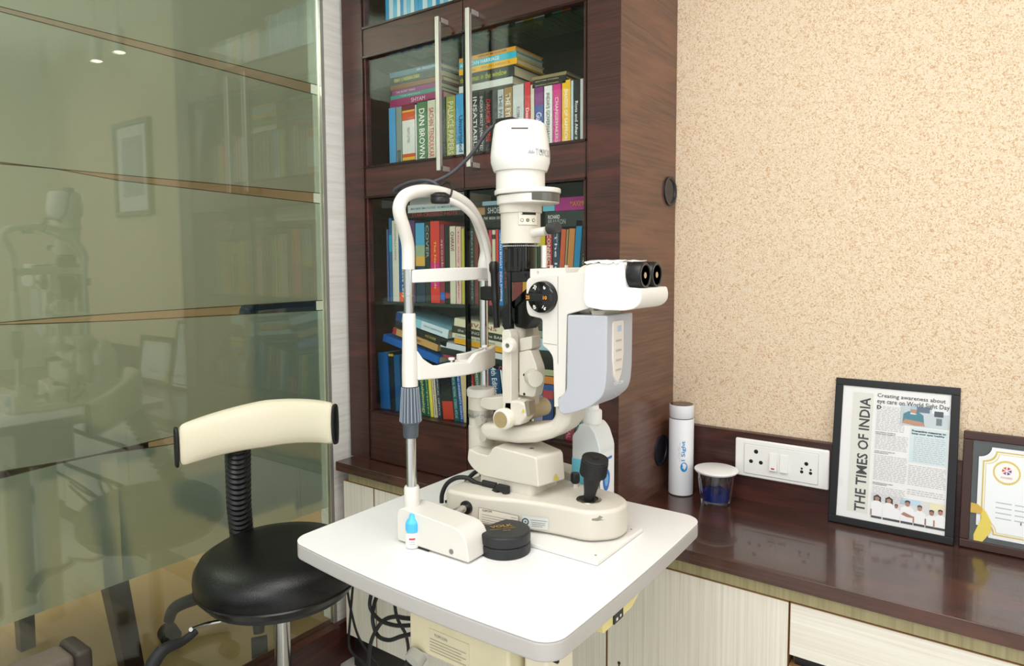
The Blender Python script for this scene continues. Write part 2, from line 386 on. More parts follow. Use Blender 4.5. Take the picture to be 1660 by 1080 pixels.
# ================================================================== BOOKCASE
ZT = ZCEIL
X0 = -1.6455; XSEAM = -1.172
def bookcase():
    t = thing('bookcase', 'tall dark wood bookcase with two glass-panelled doors full of books', 'bookcase', ((X0+XS)/2, YB, ZC))
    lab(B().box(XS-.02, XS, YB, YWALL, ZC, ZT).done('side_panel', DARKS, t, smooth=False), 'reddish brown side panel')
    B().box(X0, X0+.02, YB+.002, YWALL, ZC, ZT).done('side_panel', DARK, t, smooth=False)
    B().box(X0+.02, XS-.02, YWALL-.02, YWALL, ZC, ZT).done('back_panel', mat('dark_interior', '#2f201b', .6), t, smooth=False)
    B().box(X0, X0+.085, YB, YB+.02, ZC, ZT).box(XS-.085, XS-.0005, YB-.0005, YB+.02, ZC, ZT).done('face_frame', DARK, t, smooth=False)
    B().box(X0+.02, XS-.02, YB+.045, YWALL-.02, ZC, .795).done('plinth_shelf', DARK, t, smooth=False)
    B().box(X0+.02, XS-.02, YB+.045, YWALL-.02, 1.520, 1.5475).done('shelf', DARK, t, smooth=False)
    GS = mat('glass_shelf_edge', '#5f7a6e', .1, trans=.6)
    g = glassy('shelf_glass', '#b9cfc4', .05)
    lab(B().box(X0+.021, XS-.021, YB+.06, YWALL-.021, 1.125, 1.135).done('shelf', mat('smoked_shelf', '#202823', .12), t, smooth=False), 'dark smoked glass shelf')
    lab(B().box(X0+.021, XS-.021, YB+.05, YWALL-.021, 1.856, 1.864).done('shelf', g, t, smooth=False), 'clear glass shelf')
    PG = glassy('door_glass', '#fbfdfc', .0)
    for k, (a, c) in enumerate(((X0+.086, XSEAM-.0015), (XSEAM+.0015, XS-.086))):
        b = B()
        for z0, z1 in ((ZC+.003, .805), (1.447, 1.538), (1.855, 1.94), (2.36, ZT)): b.box(a, c, YB, YB+.022, z0, z1)
        st = [(a, a+.011)] if k == 0 else [(c-.011, c)]
        for x0, x1 in st: b.box(x0, x1, YB+.002, YB+.022, ZC+.003, ZT)
        d = b.done('door', DARK, t, bevel=.0012)
        m = B()
        for z0, z1 in ((.805, 1.447), (1.538, 1.855), (1.94, 2.36)):
            m.box(a, c, YB-.003, YB, z0-.004, z0+.002); m.box(a, c, YB-.003, YB, z1-.002, z1+.004)
        for x0 in ((a+.001,) if k == 0 else (c-.004,)): m.box(x0, x0+.003, YB-.003, YB+.001, ZC+.01, ZT)
        m.done('moulding', mat('glossy_dark_bead', '#2a130e', .2), d, smooth=False)
        g = B()
        for z0, z1 in ((.805, 1.447), (1.538, 1.855), (1.94, 2.36)): g.box(a+.002, c-.0005, YB+.010, YB+.014, z0-.003, z1+.003)
        g.done('glass', PG, d, smooth=False)
        sb = B()
        for z0, z1 in ((.805, 1.447), (1.538, 1.855)):
            x = c-.002 if k == 0 else a; sb.box(x, x+.002, YB+.004, YB+.02, z0, z1)
        sb.done('seam_edge', BLACKS, d, smooth=False)
        Yh = YB-.036; p0 = onY(711, 27, Yh) if k == 0 else onY(760, 13, Yh); p1 = onY(711, 277, Yh) if k == 0 else onY(760, 271, Yh)
        x = (p0.x+p1.x)/2
        h = B().box(x-.006, x+.006, Yh-.006, Yh+.006, p1.z, p0.z)
        h.box(x-.006, x+.006, Yh, YB, p0.z-.013, p0.z).box(x-.006, x+.006, Yh, YB, p1.z, p1.z+.013)
        lab(h.done('handle', NICKEL, d, bevel=.001), 'long brushed nickel bar handle')
    for y, z, R, nm in ((1.674, 1.436, .038, 'upper'), (1.636, .759, .041, 'lower')):
        b = B(); b.lathe([(R*.80, .0), (R*.80, .002), (R*.84, .004), (R, .005), (R, 0)], 40, Matrix.Translation((XS, y, z)) @ Matrix.Rotation(PI/2, 4, 'Y'), caps=False)
        b.lathe([(R*.8, .0005), (R*.8, .0012)], 40, Matrix.Translation((XS, y, z)) @ Matrix.Rotation(PI/2, 4, 'Y'))
        lab(b.done('cable_grommet', mat('black_grommet', '#26242a', .3), t), nm+' round black cable grommet')
bookcase()

# ================================================================== BOOKS
YSP = 1.462
_bm = {}
def bmat(c, r=.4):
    if c not in _bm: _bm[c] = mat('cover_'+c.strip('#'), c, r)
    return _bm[c]
COLN = {}
def upright(pl, pr, pt, c, title=None, tc='#f2f0e8', desc='book', shelfz=1.548, row='', th=.62, depth=.125, tilt=0, bands=(), pb=None, Y=YSP, ts=0.0, te=1.0, prev='', up_read=False):
    """a standing book; pl, pr = spine edges in the photograph at mid height, pt = its top"""
    py_mid = pb if pb else pt
    a = onY(pl, pt, Y); c2 = onY(pr, pt, Y); x0, x1 = a.x+.0006, c2.x-.0006
    z0 = shelfz; h = a.z-z0
    t = thing('book', desc, 'book', (x0, Y, z0), row)
    xp = x1 if tilt > 0 else x0; x0 += (x1-x0)*.012 if tilt else 0
    M = Matrix.Translation((xp, 0, z0)) @ Matrix.Rotation(math.radians(tilt), 4, 'Y') @ Matrix.Translation((-xp, 0, -z0))
    w = .002
    cv = B().box(x0, x1, Y, Y+.003, z0, z0+h, M).box(x0, x0+min(w, (x1-x0)*.2), Y+.001, Y+depth, z0, z0+h, M).box(x1-min(w, (x1-x0)*.2), x1, Y+.001, Y+depth, z0, z0+h, M)
    cv = cv.done('cover', bmat(c), t, smooth=False)
    B().box(x0+min(w, (x1-x0)*.2), x1-min(w, (x1-x0)*.2), Y+.003, Y+depth-.003, z0+.001, z0+h-.0025, M).done('pages', PAPER, t, smooth=False)
    for f0, f1, bc in bands:
        B().box(x0-.0002, x1+.0002, Y-.0004, Y+.001, z0+h*(1-f1), z0+h*(1-f0), M).done('spine_band', bmat(bc), cv, smooth=False)
    if title:
        R = M.to_3x3(); L = h*(te-ts)*.9; hh = (x1-x0)*th
        o = M @ Vector(((x0+x1)/2-hh/2, Y-.0006, z0+h*(1-ts)-h*.04))
        text('title', title, o, R @ Vector((0, 0, -1)), R @ Vector((1, 0, 0)), L, hh, bmat(tc, .6), t, lift=.0003)
    return t
def lying(pl, pr, ptl, pbl, c, title=None, tc='#f2f0e8', desc='book', row='', Y=YSP, depth=.13, th=.6, tilt=0, ts=.05, te=.95, end='', bands=(), zb=None):
    """a book lying flat, spine to the front; ptl / pbl = top / bottom of the spine at its left end"""
    a = onY(pl, ptl, Y); b_ = onY(pl, pbl, Y); x0, x1 = a.x, onY(pr, ptl, Y).x; z1, z0 = a.z-.0003, b_.z+.0003
    if zb is not None: z1 = zb+(z1-z0); z0 = zb
    t = thing('book', desc, 'book', (x0, Y, z0), row); hh = z1-z0; w = min(.0022, hh*.2)
    M = Matrix.Translation((x0, 0, z0)) @ Matrix.Rotation(math.radians(tilt), 4, 'Y') @ Matrix.Translation((-x0, 0, -z0))
    cv = B().box(x0, x1, Y, Y+.003, z0, z1, M).box(x0, x1, Y+.001, Y+depth, z0, z0+w, M).box(x0, x1, Y+.001, Y+depth, z1-w, z1, M).done('cover', bmat(c), t, smooth=False)
    B().box(x0+.003, x1-.003, Y+.003, Y+depth-.003, z0+w, z1-w, M).done('pages', PAPER, t, smooth=False)
    for f0, f1, bc in bands: B().box(x0+(x1-x0)*f0, x0+(x1-x0)*f1, Y-.0004, Y+.001, z0, z1, M).done('spine_band', bmat(bc), cv, smooth=False)
    if title:
        R = M.to_3x3(); L = (x1-x0)*(te-ts)
        text('title', title, M @ Vector((x0+(x1-x0)*ts, Y-.0006, (z0+z1)/2-hh*th/2)), R @ Vector((1, 0, 0)), R @ Vector((0, 0, 1)), L, hh*th, bmat(tc, .6), t, lift=.0003)
    return t
# ---- middle-upper shelf: standing row
R1 = 'standing books on the shelf behind the long handles'
row1 = [
 (630, 641, 176, '#5aa6d6', None, '', 'pale blue book in clear wrap, first standing book on the handle-level shelf', {}),
 (641.5, 651, 174, '#8b958c', 'RECKONING', '#333b36', 'thin grey-green book with dark title beside the pale blue wrapped book', dict(ts=.72, te=1)),
 (651.5, 672, 171, '#7a2233', 'TREATY LETTERS', '#8a8a86', 'thick maroon book with orange bands and a white panel on its spine', dict(bands=[(.10, .13, '#e8b430'), (.13, .27, '#d8551f'), (.27, .84, '#e6e4da'), (.84, .90, '#d8551f'), (.90, .95, '#f0c02c')], ts=.35, te=.65, th=.2)),
 (672.5, 675, 170, '#e8e8e2', None, '', 'very thin white book squeezed beside the maroon and white one', {}),
 (675.5, 692, 166, '#4c7a4a', 'DAN BROWN', '#f4f4ee', 'green book with tall white title letters, right of the maroon one', dict(th=.55, ts=.08)),
 (692.5, 705.5, 162, '#d9d6bf', 'SACHIN TENDULKAR', '#c9502a', 'cream book with orange-red capitals on its spine behind the left handle', dict(ts=.1)),
 (706, 722, 160, '#37463c', None, '', 'dark green book just right of the left handle', {}),
 (723, 738, 158, '#a3a344', 'PALACE PAPERS', '#e4e2b8', 'olive green book with pale title near the door seam', dict(ts=.04)),
 (738.5, 753, 154, '#3d9fd8', 'Unscripted', '#173c66', 'sky blue book with dark blue script beside the door seam', dict(ts=.3, te=.95, bands=[(.8, 1, '#cfe6f2')])),
 (753.5, 764.5, 152, '#402228', None, '', 'dark maroon book behind the right handle', {}),
 (765, 775, 150, '#15181a', 'INSATIABLE', '#e9e9e4', 'black book with large white capitals right of the right handle', dict(ts=.04, th=.66)),
 (775.5, 785.5, 149, '#24292a', "INDIA'S MOST HAUNTED", '#d5d5d0', 'charcoal book with small white capitals, second black one right of the handle', dict(ts=.04, th=.5)),
 (786, 797.5, 148, '#121212', 'DANGER ZONE', '#d22a2e', 'black book with red capitals on the handle-level shelf', dict(ts=.1, te=.85)),
 (798, 806, 147, '#3e4644', None, '', 'slim dark grey book left of the grey-white book', {}),
 (806.5, 816.5, 146, '#bfc3c0', 'THE PARTING', '#555c5a', 'grey-white book with grey title above the lamp plug', dict(ts=.05, te=.8)),
 (817, 830.5, 143, '#a5824e', 'THE EYE ON TOP', '#f0eadb', 'tan book with white capitals above the lamp plug', dict(ts=.05)),
 (831, 849, 139, '#cfd1cd', 'ROMANCING THE', '#76787a', 'wide pale grey book with a coloured emblem right of the tan one', dict(ts=.3, th=.3)),
 (850.5, 859.5, 134, '#d5303a', 'Dear New You', '#f7ecec', 'red book with white lettering on the handle-level shelf', dict(ts=.35, th=.55)),
 (860, 866, 138, '#d8cfb4', None, '', 'slim cream book right of the red one', {}),
 (866.5, 881, 143, '#3c4f98', 'Gul Gulshan', '#eceaf2', 'purple-topped blue book with white script under the slanting dark paperbacks', dict(ts=.38, bands=[(0, .3, '#7d2a76')])),
 (882, 895.5, 140, '#eceae4', "INDIA'S GOVERNANCE", '#181818', 'white book with bold black capitals', dict(ts=.08, th=.45)),
 (896, 909.5, 137, '#d42b84', 'CHANGEMAKERS', '#f6cfe0', 'hot pink book with pale capitals', dict(ts=.18, th=.42)),
 (911, 925, 131, '#f0bb14', 'SHADES OF SAFFRON', '#fbf3d8', 'yellow book with cream capitals', dict(ts=.1, th=.4)),
 (925.5, 929.5, 131, '#c9d6dc', None, '', 'thin pale blue book beside the yellow one', {}),
 (930, 940, 130, '#17191a', 'Riots and After in', '#f1f1ec', 'black book with white and gold title near the right end of the handle-level shelf', dict(ts=.3, th=.5)),
 (940.5, 945.5, 128, '#c9c9c6', None, '', 'pale grey book second from the right end of the handle-level shelf', {}),
 (946, 955, 130, '#a52a2c', None, '', 'dark red book at the right end of the handle-level shelf', {}),
]
for pl, pr, pt, c, ti, tc, d, kw in row1: upright(pl, pr, pt, c, ti, tc or '#ffffff', d, row=R1, **kw)
p = onY(840, 152, YSP-.0008)
e = B()
# ---- lying on that row
R1b = 'books lying on top of the standing row'
for (pl, pr, a, b_, c, ti, tc, d, kw) in [
 (632, 718, 163, 175.5, '#9b2560', 'SHYAM', '#e8c8d6', 'magenta book, lowest of the flat stack at left', dict(ts=.42, te=.68, th=.55, depth=.14)),
 (633, 716, 156.5, 163, '#4f9a88', 'THE MIDDLE', '#cfe6da', 'teal green book second from bottom of the flat stack at left', dict(ts=.2, te=.6, th=.3)),
 (635, 714, 148, 156.5, '#8f4576', 'THE SECRET THING', '#e3cbdc', 'mauve book third from bottom of the flat stack at left', dict(ts=.1, te=.5, th=.4)),
 (633, 718, 140, 148, '#8a5a42', None, '', 'brown book in the middle of the flat stack at left', {}),
 (632, 711, 127.5, 140, '#28302c', 'ESSAY  I, HUSSAIN ZAIDI', '#dccf3a', 'black book with yellow capitals near the top of the flat stack at left', dict(ts=.1, te=.62, th=.5)),
 (632, 714, 119, 127.5, '#4c7386', 'MR PRESIDENT', '#cfdbe2', 'grey-blue book on top of the flat stack at left', dict(ts=.55, te=.95, th=.45)),
]: lying(pl, pr, a, b_, c, ti, tc or '#fff', d, row=R1b, **kw)
for (pl, pr, a, b_, c, ti, tc, d, kw) in [
 (744, 831, 141, 152, '#d8dad2', None, '#d9a0a0', 'white book, lowest of the flat stack right of the seam', dict(depth=.12)),
 (744, 833, 123, 141, '#1f2422', 'the woman in the window', '#b9bf2a', 'thick black book with yellow-green title in the flat stack', dict(ts=.02, te=.88, th=.5)),
 (744, 838, 113, 123, '#efb312', 'Athleta.     PIYUSH ARENCIL', '#9a7a10', 'yellow book above the thick black one in the flat stack', dict(ts=.1, te=.9, th=.4)),
 (744, 837, 103, 113, '#22b5cc', 'AMERICAN MARRIAGE', '#e8f8fa', 'cyan book with white capitals in the flat stack', dict(ts=.02, te=.72, th=.6)),
 (744, 836, 95.5, 103, '#eaa01c', 'HARUKI MURAKAMI', '#5a3a10', 'orange-yellow book on top of the flat stack right of the seam', dict(ts=.35, te=.85, th=.45)),
]: lying(pl, pr, a, b_, c, ti, tc or '#fff', d, row=R1b, **kw)
for (pl, pr, a, b_, c, ti, d) in [
 (863, 917, 137.5, 144, '#2a2622', 'MISSING STORIES', 'lowest thin dark paperback of the three lying at right'),
 (863, 917, 131, 137.5, '#221f1c', 'BEDTIME STORIES', 'middle thin dark paperback of the three lying at right'),
 (863, 918, 125.5, 131, '#8c7a56', None, 'thin khaki paperback on top of the three lying at right')]:
    lying(pl, pr, a, b_, c, ti, '#b8a878', d, row=R1b, depth=.13, th=.35, tilt=0, ts=.1, te=.8)
# ---- upper glass shelf (only their lower ends show)
R0 = 'journals standing on the glass shelf at the top'
tones = ['#3fa9d9', '#cfe4ee', '#58b7de', '#e3edf0', '#2b93cc', '#bcd9e6', '#7cc3e2', '#dde9ee', '#3a9ccf']
x = -1.525; k = 0
words = ['first', 'second', 'third', 'fourth', 'fifth', 'sixth', 'seventh', 'eighth', 'ninth', 'tenth', 'eleventh', 'twelfth', 'thirteenth', 'fourteenth', 'fifteenth', 'sixteenth', 'seventeenth', 'eighteenth', 'nineteenth', 'twentieth']
while x < -1.20 and k < 20:
    w = .013+.006*random.random(); h = .24+.012*random.random()
    t = thing('journal', '%s journal from the left in the blue and white row on the top glass shelf' % words[k], 'journal', (x, 1.47, 1.865), R0)
    cc = tones[k % 9]
    cv = B().box(x, x+w-.001, 1.46, 1.463, 1.865, 1.865+h).box(x, x+.001, 1.461, 1.60, 1.865, 1.865+h).box(x+w-.002, x+w-.001, 1.461, 1.60, 1.865, 1.865+h).done('cover', bmat(cc), t, smooth=False)
    B().box(x+.001, x+w-.002, 1.463, 1.598, 1.866, 1.863+h).done('pages', PAPER, t, smooth=False)
    B().box(x+.002, x+w-.003, 1.4596, 1.461, 1.885+.01*(k % 4), 1.93+.02*(k % 3)).done('spine_band', bmat(tones[(k+3) % 9]), cv, smooth=False)
    x += w; k += 1
R0b = 'mixed books standing on the glass shelf at the top right'
mix = [('#d8d8d4', 'pale grey'), ('#d97c2b', 'orange'), ('#efe9d8', 'cream'), ('#3d5a78', 'slate blue'), ('#eceae6', 'white'), ('#e7b62c', 'yellow'), ('#f1efec', 'off-white'), ('#39463c', 'dark green'), ('#58ae92', 'mint green'), ('#d9783a', 'rust orange'), ('#2b4257', 'navy'), ('#a51f35', 'crimson'), ('#c6c9c8', 'silver grey'), ('#d8dadb', 'light grey')]
x = -1.16
for i, (c, nme) in enumerate(mix):
    w = (.022, .026, .034, .02)[i % 4]+.003*(i % 3)
    if x+w > XS-.025: w = XS-.025-x
    t = thing('book', '%s book, %s from the left of the mixed row on the top glass shelf' % (nme, words[i]), 'book', (x, 1.47, 1.865), R0b)
    B().box(x, x+w-.001, 1.46, 1.463, 1.865, 2.08).box(x, x+.0015, 1.461, 1.59, 1.865, 2.08).box(x+w-.0025, x+w-.001, 1.461, 1.59, 1.865, 2.08).done('cover', bmat(c), t, smooth=False)
    B().box(x+.0015, x+w-.0025, 1.463, 1.588, 1.866, 2.078).done('pages', PAPER, t, smooth=False)
    x += w
# ---- middle shelf behind the headrest
R2 = 'standing books on the smoked glass shelf'
SZ = 1.1355
row2 = [
 (626, 629.5, 372, '#5a6a92', None, '', 'thin grey-blue book at the left end of the smoked glass shelf', {}),
 (630, 634.5, 354, '#3a6f9c', None, '', 'tall blue book with cyan band near the left end of the smoked shelf', dict(bands=[(.2, .4, '#35a9c9')])),
 (635, 645.5, 358, '#dddccb', 'CONSTELLATIONS', '#9a9a8a', 'cream-white book with faint grey title left of the blue notebook one', dict(th=.3, te=.5)),
 (646, 658, 362, '#1c5a96', 'Facebook  Steve Levy', '#e9eef4', 'dark blue book with white title and orange foot behind the headrest post', dict(th=.42, ts=.1, bands=[(.88, 1, '#e8602a')])),
 (658.5, 672, 358, '#5d3a63', None, '', 'dusky purple book right of the headrest post', {}),
 (673, 688, 362, '#4d9fc4', None, '', 'book with a sky blue to sunset spine between purple and black books', dict(bands=[(.28, .42, '#9aa98a'), (.42, .54, '#d8a94a'), (.54, 1, '#22394a')])),
 (688.5, 696.5, 360, '#1f2a26', 'COVER', '#9aa89a', 'black-green book with embossed letters left of the red and pink one', dict(te=.45)),
 (697, 712, 359, '#d23a2c', 'The Newlyweds', '#f0c03a', 'red to magenta book with yellow title', dict(th=.3, ts=.2, te=.85, bands=[(.5, .8, '#c9207c'), (.8, .92, '#d8352c')])),
 (712.5, 720, 364, '#8c2a3a', 'spook', '#d3a9b0', 'maroon book right of the red and magenta one', dict(te=.55, ts=.15, bands=[(.86, .96, '#2c62b8')])),
 (720.5, 728, 367, '#1c1c1a', None, '', 'slim black book left of the cream one with red title', dict(bands=[(.86, .93, '#a03030')])),
 (728.5, 738, 367, '#d3cfb4', 'CHARAVI', '#8a2f36', 'cream book with dark red capitals', dict(te=.3, ts=.03)),
 (738.5, 747, 368, '#e0b9ac', 'The Only Daughter', '#a05a5a', 'dusty pink book beside the door seam', dict(th=.35)),
 (747.5, 752.5, 371, '#b9b43c', None, '', 'narrow mustard green book at the seam', {}),
 (755.5, 761.5, 370, '#e3e5e0', 'MAN ON THE SPIT', '#4a5a86', 'narrow white book just right of the seam', dict(th=.4)),
 (762, 768, 370, '#34443e', 'DEATH SENTENCE', '#9aaaa2', 'narrow dark green book right of the seam', dict(th=.5)),
 (768.5, 775, 371, '#7b3a34', None, '', 'narrow brown-maroon book left of the bow tube', {}),
 (775.5, 784, 371, '#26231f', 'BRAIN', '#c23a2a', 'black book with red letters behind the white bow tube', dict(te=.4)),
 (784.5, 791.5, 372, '#151517', 'GURU', '#e6e6e6', 'black book with large white capitals low on its spine', dict(ts=.55, te=.98, th=.6)),
 (792, 797, 373, '#c23350', None, '', 'narrow pink-red book hidden by the bow tube', {}),
 (797.5, 803, 373, '#cfccae', None, '', 'pale cream book with round dark emblem beside the red one', dict(bands=[(.06, .12, '#3a3a34')])),
 (803.5, 808, 372, '#d4382e', 'THE GIRL', '#f2d9c8', 'bright red narrow book left of the vivid blue one', dict(th=.4, ts=.4)),
 (808.5, 815.5, 373, '#1b73c0', 'CHETAN BHAGAT  INDIA POSITIVE', '#e8f0f6', 'vivid blue book with white capitals', dict(th=.5)),
 (816, 822.5, 373, '#2a2f2a', 'THE MONK OF TEN', '#b83a2e', 'charcoal book with red title right of the vivid blue one', dict(th=.45, te=.8)),
 (823, 829, 373, '#e4d9c8', None, '', 'narrow cream book left of the black tower', {}),
 (830, 846, 373, '#7c3030', None, '', 'brick red book hidden behind the black tower', {}),
 (846.5, 862, 373, '#c9902e', None, '', 'ochre book hidden behind the black tower', {}),
 (862.5, 870, 374, '#5f8a5c', 'FREEDOM', '#dde6cf', 'soft green book right of the black tower', dict(th=.4)),
 (870.5, 884, 374, '#2b2b1e', None, '', 'blackish book with yellow mark behind the chrome pin', dict(bands=[(.06, .2, '#c9b61e')])),
 (885, 895, 374, '#b32f2c', 'CONNECT THE DOTS', '#f2e4d8', 'red book with white capitals right of the chrome pin', dict(th=.55)),
 (896, 907, 374, '#2c3f56', 'The Insider', '#d9dfe6', 'slate book with white title and yellow foot', dict(th=.4, bands=[(.86, .93, '#d6c62c')])),
 (907.5, 915.5, 372, '#cc5a34', None, '', 'burnt orange book leaning right', dict(tilt=4)),
 (916, 919.5, 372, '#a08a5e', None, '', 'thin khaki book leaning right', dict(tilt=4)),
 (920, 930, 371, '#c98342', None, '', 'light orange-tan book leaning right beside the teal one', dict(tilt=4)),
 (931, 941, 358, '#1683b4', None, '', 'teal blue book leaning right under the grey-black flat book', dict(tilt=4.5)),
 (942, 953, 366, '#1b2422', 'MEN WITHOUT', '#d8dcd8', 'black book with white title, last at the right of the smoked shelf', dict(ts=.3, th=.4, tilt=4.5)),
]
for pl, pr, pt, c, ti, tc, d, kw in row2:
    if kw.get('tilt'):                       # left edge given at mid height: shift so that the foot stands correctly
        a = onY(pl, pt, YSP); sh = (a.z-SZ)*math.tan(math.radians(kw['tilt']))
        kp = (a.z-SZ)/2*math.tan(math.radians(kw['tilt'])); dpx = kp*720
        pl, pr = pl-dpx, pr-dpx
    upright(pl, pr, pt, c, ti, tc or '#ffffff', d, row=R2, shelfz=SZ, **kw)
R2b = 'books lying on the middle row'
for (pl, pr, a, b_, c, ti, tc, d, kw) in [
 (657, 752, 346, 354, '#262020', 'STAR-CROSSED NOTE', '#b33a2c', 'black book with red capitals under the white flat one, left of the seam', dict(ts=.12, te=.9, th=.7)),
 (661, 752, 333, 346, '#dfe2dc', 'MANY MANY SMALL TO START   AN AMERICAN MARTYR', '#5aa0b0', 'white flat book with yellow spot', dict(ts=.06, te=.9, th=.3)),
 (664, 752, 318, 333, '#bdbdb8', None, '', 'grey sketch-covered flat book behind the black cap', dict()),
 (757, 826, 362, 371, '#191916', None, '', 'black flat book with yellow line, lowest right of the seam', dict(bands=[(0, 1, '#191916')])),
 (757, 826, 350, 362, '#2a2422', 'TIME  BEGIN  EXIT  WITH', '#cfcfc8', 'dark flat book with small white capitals right of the seam', dict(ts=.4, te=.98, th=.35)),
 (757, 786, 338, 350, '#b58a5a', None, '', 'tan flat book partly covered by the bow tube', dict()),
 (787, 826, 334, 350, '#26302c', 'SHOE DOG', '#c6cec8', 'dark green-grey flat book with large pale capitals', dict(ts=.1, te=1.1, th=.6)),
 (782, 826, 327, 334, '#a9cad6', None, '', 'pale blue flat book above the large pale capitals', dict()),
 (884, 956, 343, 369, '#242b2a', '', '', 'black flat book with white two-line title at right', dict()),
 (900, 956, 321, 343, '#b01482', 'MAXIMUM', '#e8883a', 'magenta flat book with orange title at right', dict(ts=.45, te=.98, th=.38)),
 (880, 899, 334, 343, '#6fbdd0', None, '', 'small cyan flat booklet left of the magenta one', dict()),
]:
    t = lying(pl, pr, a, b_, c, ti, tc or '#fff', d, row=R2b, **kw)
    if c == '#242b2a':
        q0 = onY(889, 366, YSP)
        text('title', 'RICHARD', (q0.x, YSP-.0006, q0.z+.0165), (1, 0, 0), (0, 0, 1), .035, .010, bmat('#e6e8e4', .6), t)
        text('title', 'BRANSON', (q0.x, YSP-.0006, q0.z+.003), (1, 0, 0), (0, 0, 1), .052, .012, bmat('#aab2ae', .6), t, bold=0)
# ---- lowest shelf
R3 = 'standing books on the bottom shelf'
BZ = .7955
row3 = [
 (610, 626, 572, '#1668b0', None, '', 'blue ring binder spine, first book at the left of the bottom shelf', dict(tilt=-3)),
 (628, 636, 572, '#16232e', None, '', 'black book with yellow edge beside the blue binder spine', dict(tilt=-2, bands=[(.02, .06, '#c8a92c')])),
 (636.5, 646, 576, '#1f5b8c', None, '', 'muted blue book left of the grey ribbed clamp', dict(tilt=-2)),
 (647, 660, 578, '#152b45', None, '', 'navy book behind the grey ribbed clamp', dict(tilt=-2)),
 (661, 675, 590, '#31443e', None, '', 'dark green book right behind the ribbed clamp', dict(tilt=-4)),
 (675.5, 685, 600, '#0d5a58', 'Ophthalmology', '#d7d36a', 'dark teal book with yellow title reading downward', dict(tilt=-5, th=.6, ts=.1)),
 (685.5, 690, 602, '#1d6b4e', 'SECTION', '#c8cf5a', 'green strip-like book beside the dark teal one', dict(tilt=-5, th=.5)),
 (690.5, 695.5, 602, '#e8d84a', None, '', 'slim bright yellow book', dict(tilt=-5)),
 (696, 702, 602, '#d9cfb8', 'Neurological Differential', '#8a2f36', 'cream book with dark red title on the bottom shelf', dict(tilt=-5, th=.5)),
 (702.5, 709, 602, '#26303c', 'CLINICAL OPTICS', '#cfd6dc', 'slate black slim book with white letters on the bottom shelf', dict(tilt=-5, th=.4)),
 (709.5, 727, 603, '#121214', None, '', 'wide black book with red lower half', dict(tilt=-6, bands=[(.62, 1, '#c93a24')])),
 (727.5, 736, 602, '#0e5358', 'CLINICAL RETINAL  STEREO ATLAS', '#9fc9c4', 'teal book with pale capitals left of the blue one', dict(tilt=-6, th=.5)),
 (736.5, 743, 602, '#1458a8', 'AND UNIVERSITY POINTS', '#dce6f2', 'royal blue book with white capitals left of the tan one', dict(tilt=-6, th=.5)),
 (743.5, 753, 602, '#d3bd8c', None, '', 'tan-cream book beside the bottom seam', dict(tilt=-5)),
 (756, 764, 603, '#c23c30', 'CARE', '#f0d9d0', 'red book with white letters right of the bottom seam', dict(tilt=-7, th=.5, te=.4)),
 (765, 774, 600, '#3c6b52', 'MEDICAL', '#dfe8da', 'green book beside the red one on the bottom shelf', dict(tilt=-7, th=.5, te=.45)),
 (775, 780, 600, '#c9b878', None, '', 'khaki slim book on the bottom shelf', dict(tilt=-7)),
 (780.5, 785, 600, '#d2472e', None, '', 'red slim book with blue head left of the chrome post', dict(tilt=-7, bands=[(0, .14, '#3a82c0')])),
 (788, 806, 592, '#1f4a6e', '4th Edition', '#e4ecf2', 'steel blue book with white title behind the chrome post', dict(tilt=-7, th=.5, te=.5)),
 (806.5, 810, 590, '#e2e6e8', None, '', 'slim white book beside the steel blue one', dict(tilt=-8)),
 (811, 820, 592, '#2a2c30', None, '', 'dark grey book beside the slim white one', dict(tilt=-8)),
 (821, 830, 592, '#9b2d5c', None, '', 'raspberry book behind the cream tower', dict(tilt=-8)),
 (831, 850, 594, '#404a52', None, '', 'grey book behind the cream tower', dict(tilt=-8)),
 (851, 858, 655, '#3f9fb4', None, '', 'small turquoise book seen above the yoke', {}),
 (858.5, 866, 652, '#e7e1d2', None, '', 'small off-white book seen above the yoke', {}),
 (866.5, 880, 640, '#8f8fb4', None, '', 'lavender book seen beside the beige knob', {}),
 (880.5, 897, 632, '#27407e', None, '', 'deep blue book with red head left of the microscope arm', dict(bands=[(0, .18, '#b53a44')])),
 (898, 916, 640, '#40382f', None, '', 'dark brown book hidden behind the microscope arm', {}),
 (917, 933, 668, '#a8304e', 'MEDICAL', '#e0a0b0', 'crimson book below the blue-grey panel', dict(tilt=5, th=.4)),
 (936, 949, 664, '#127a86', 'BCSC', '#d6ecee', 'teal book with white capitals at the right end of the bottom shelf', dict(tilt=4, th=.4)),
]
for pl, pr, pt, c, ti, tc, d, kw in row3:
    tl = kw.get('tilt', 0)
    if tl:
        a = onY(pl, pt, YSP); kp = (a.z-BZ)*.8*math.tan(math.radians(tl)); pl, pr = pl-kp*720, pr-kp*720
    upright(pl, pr, pt, c, ti, tc or '#ffffff', d, row=R3, shelfz=BZ, **kw)
R3b = 'books lying in slanted heaps above the bottom row'
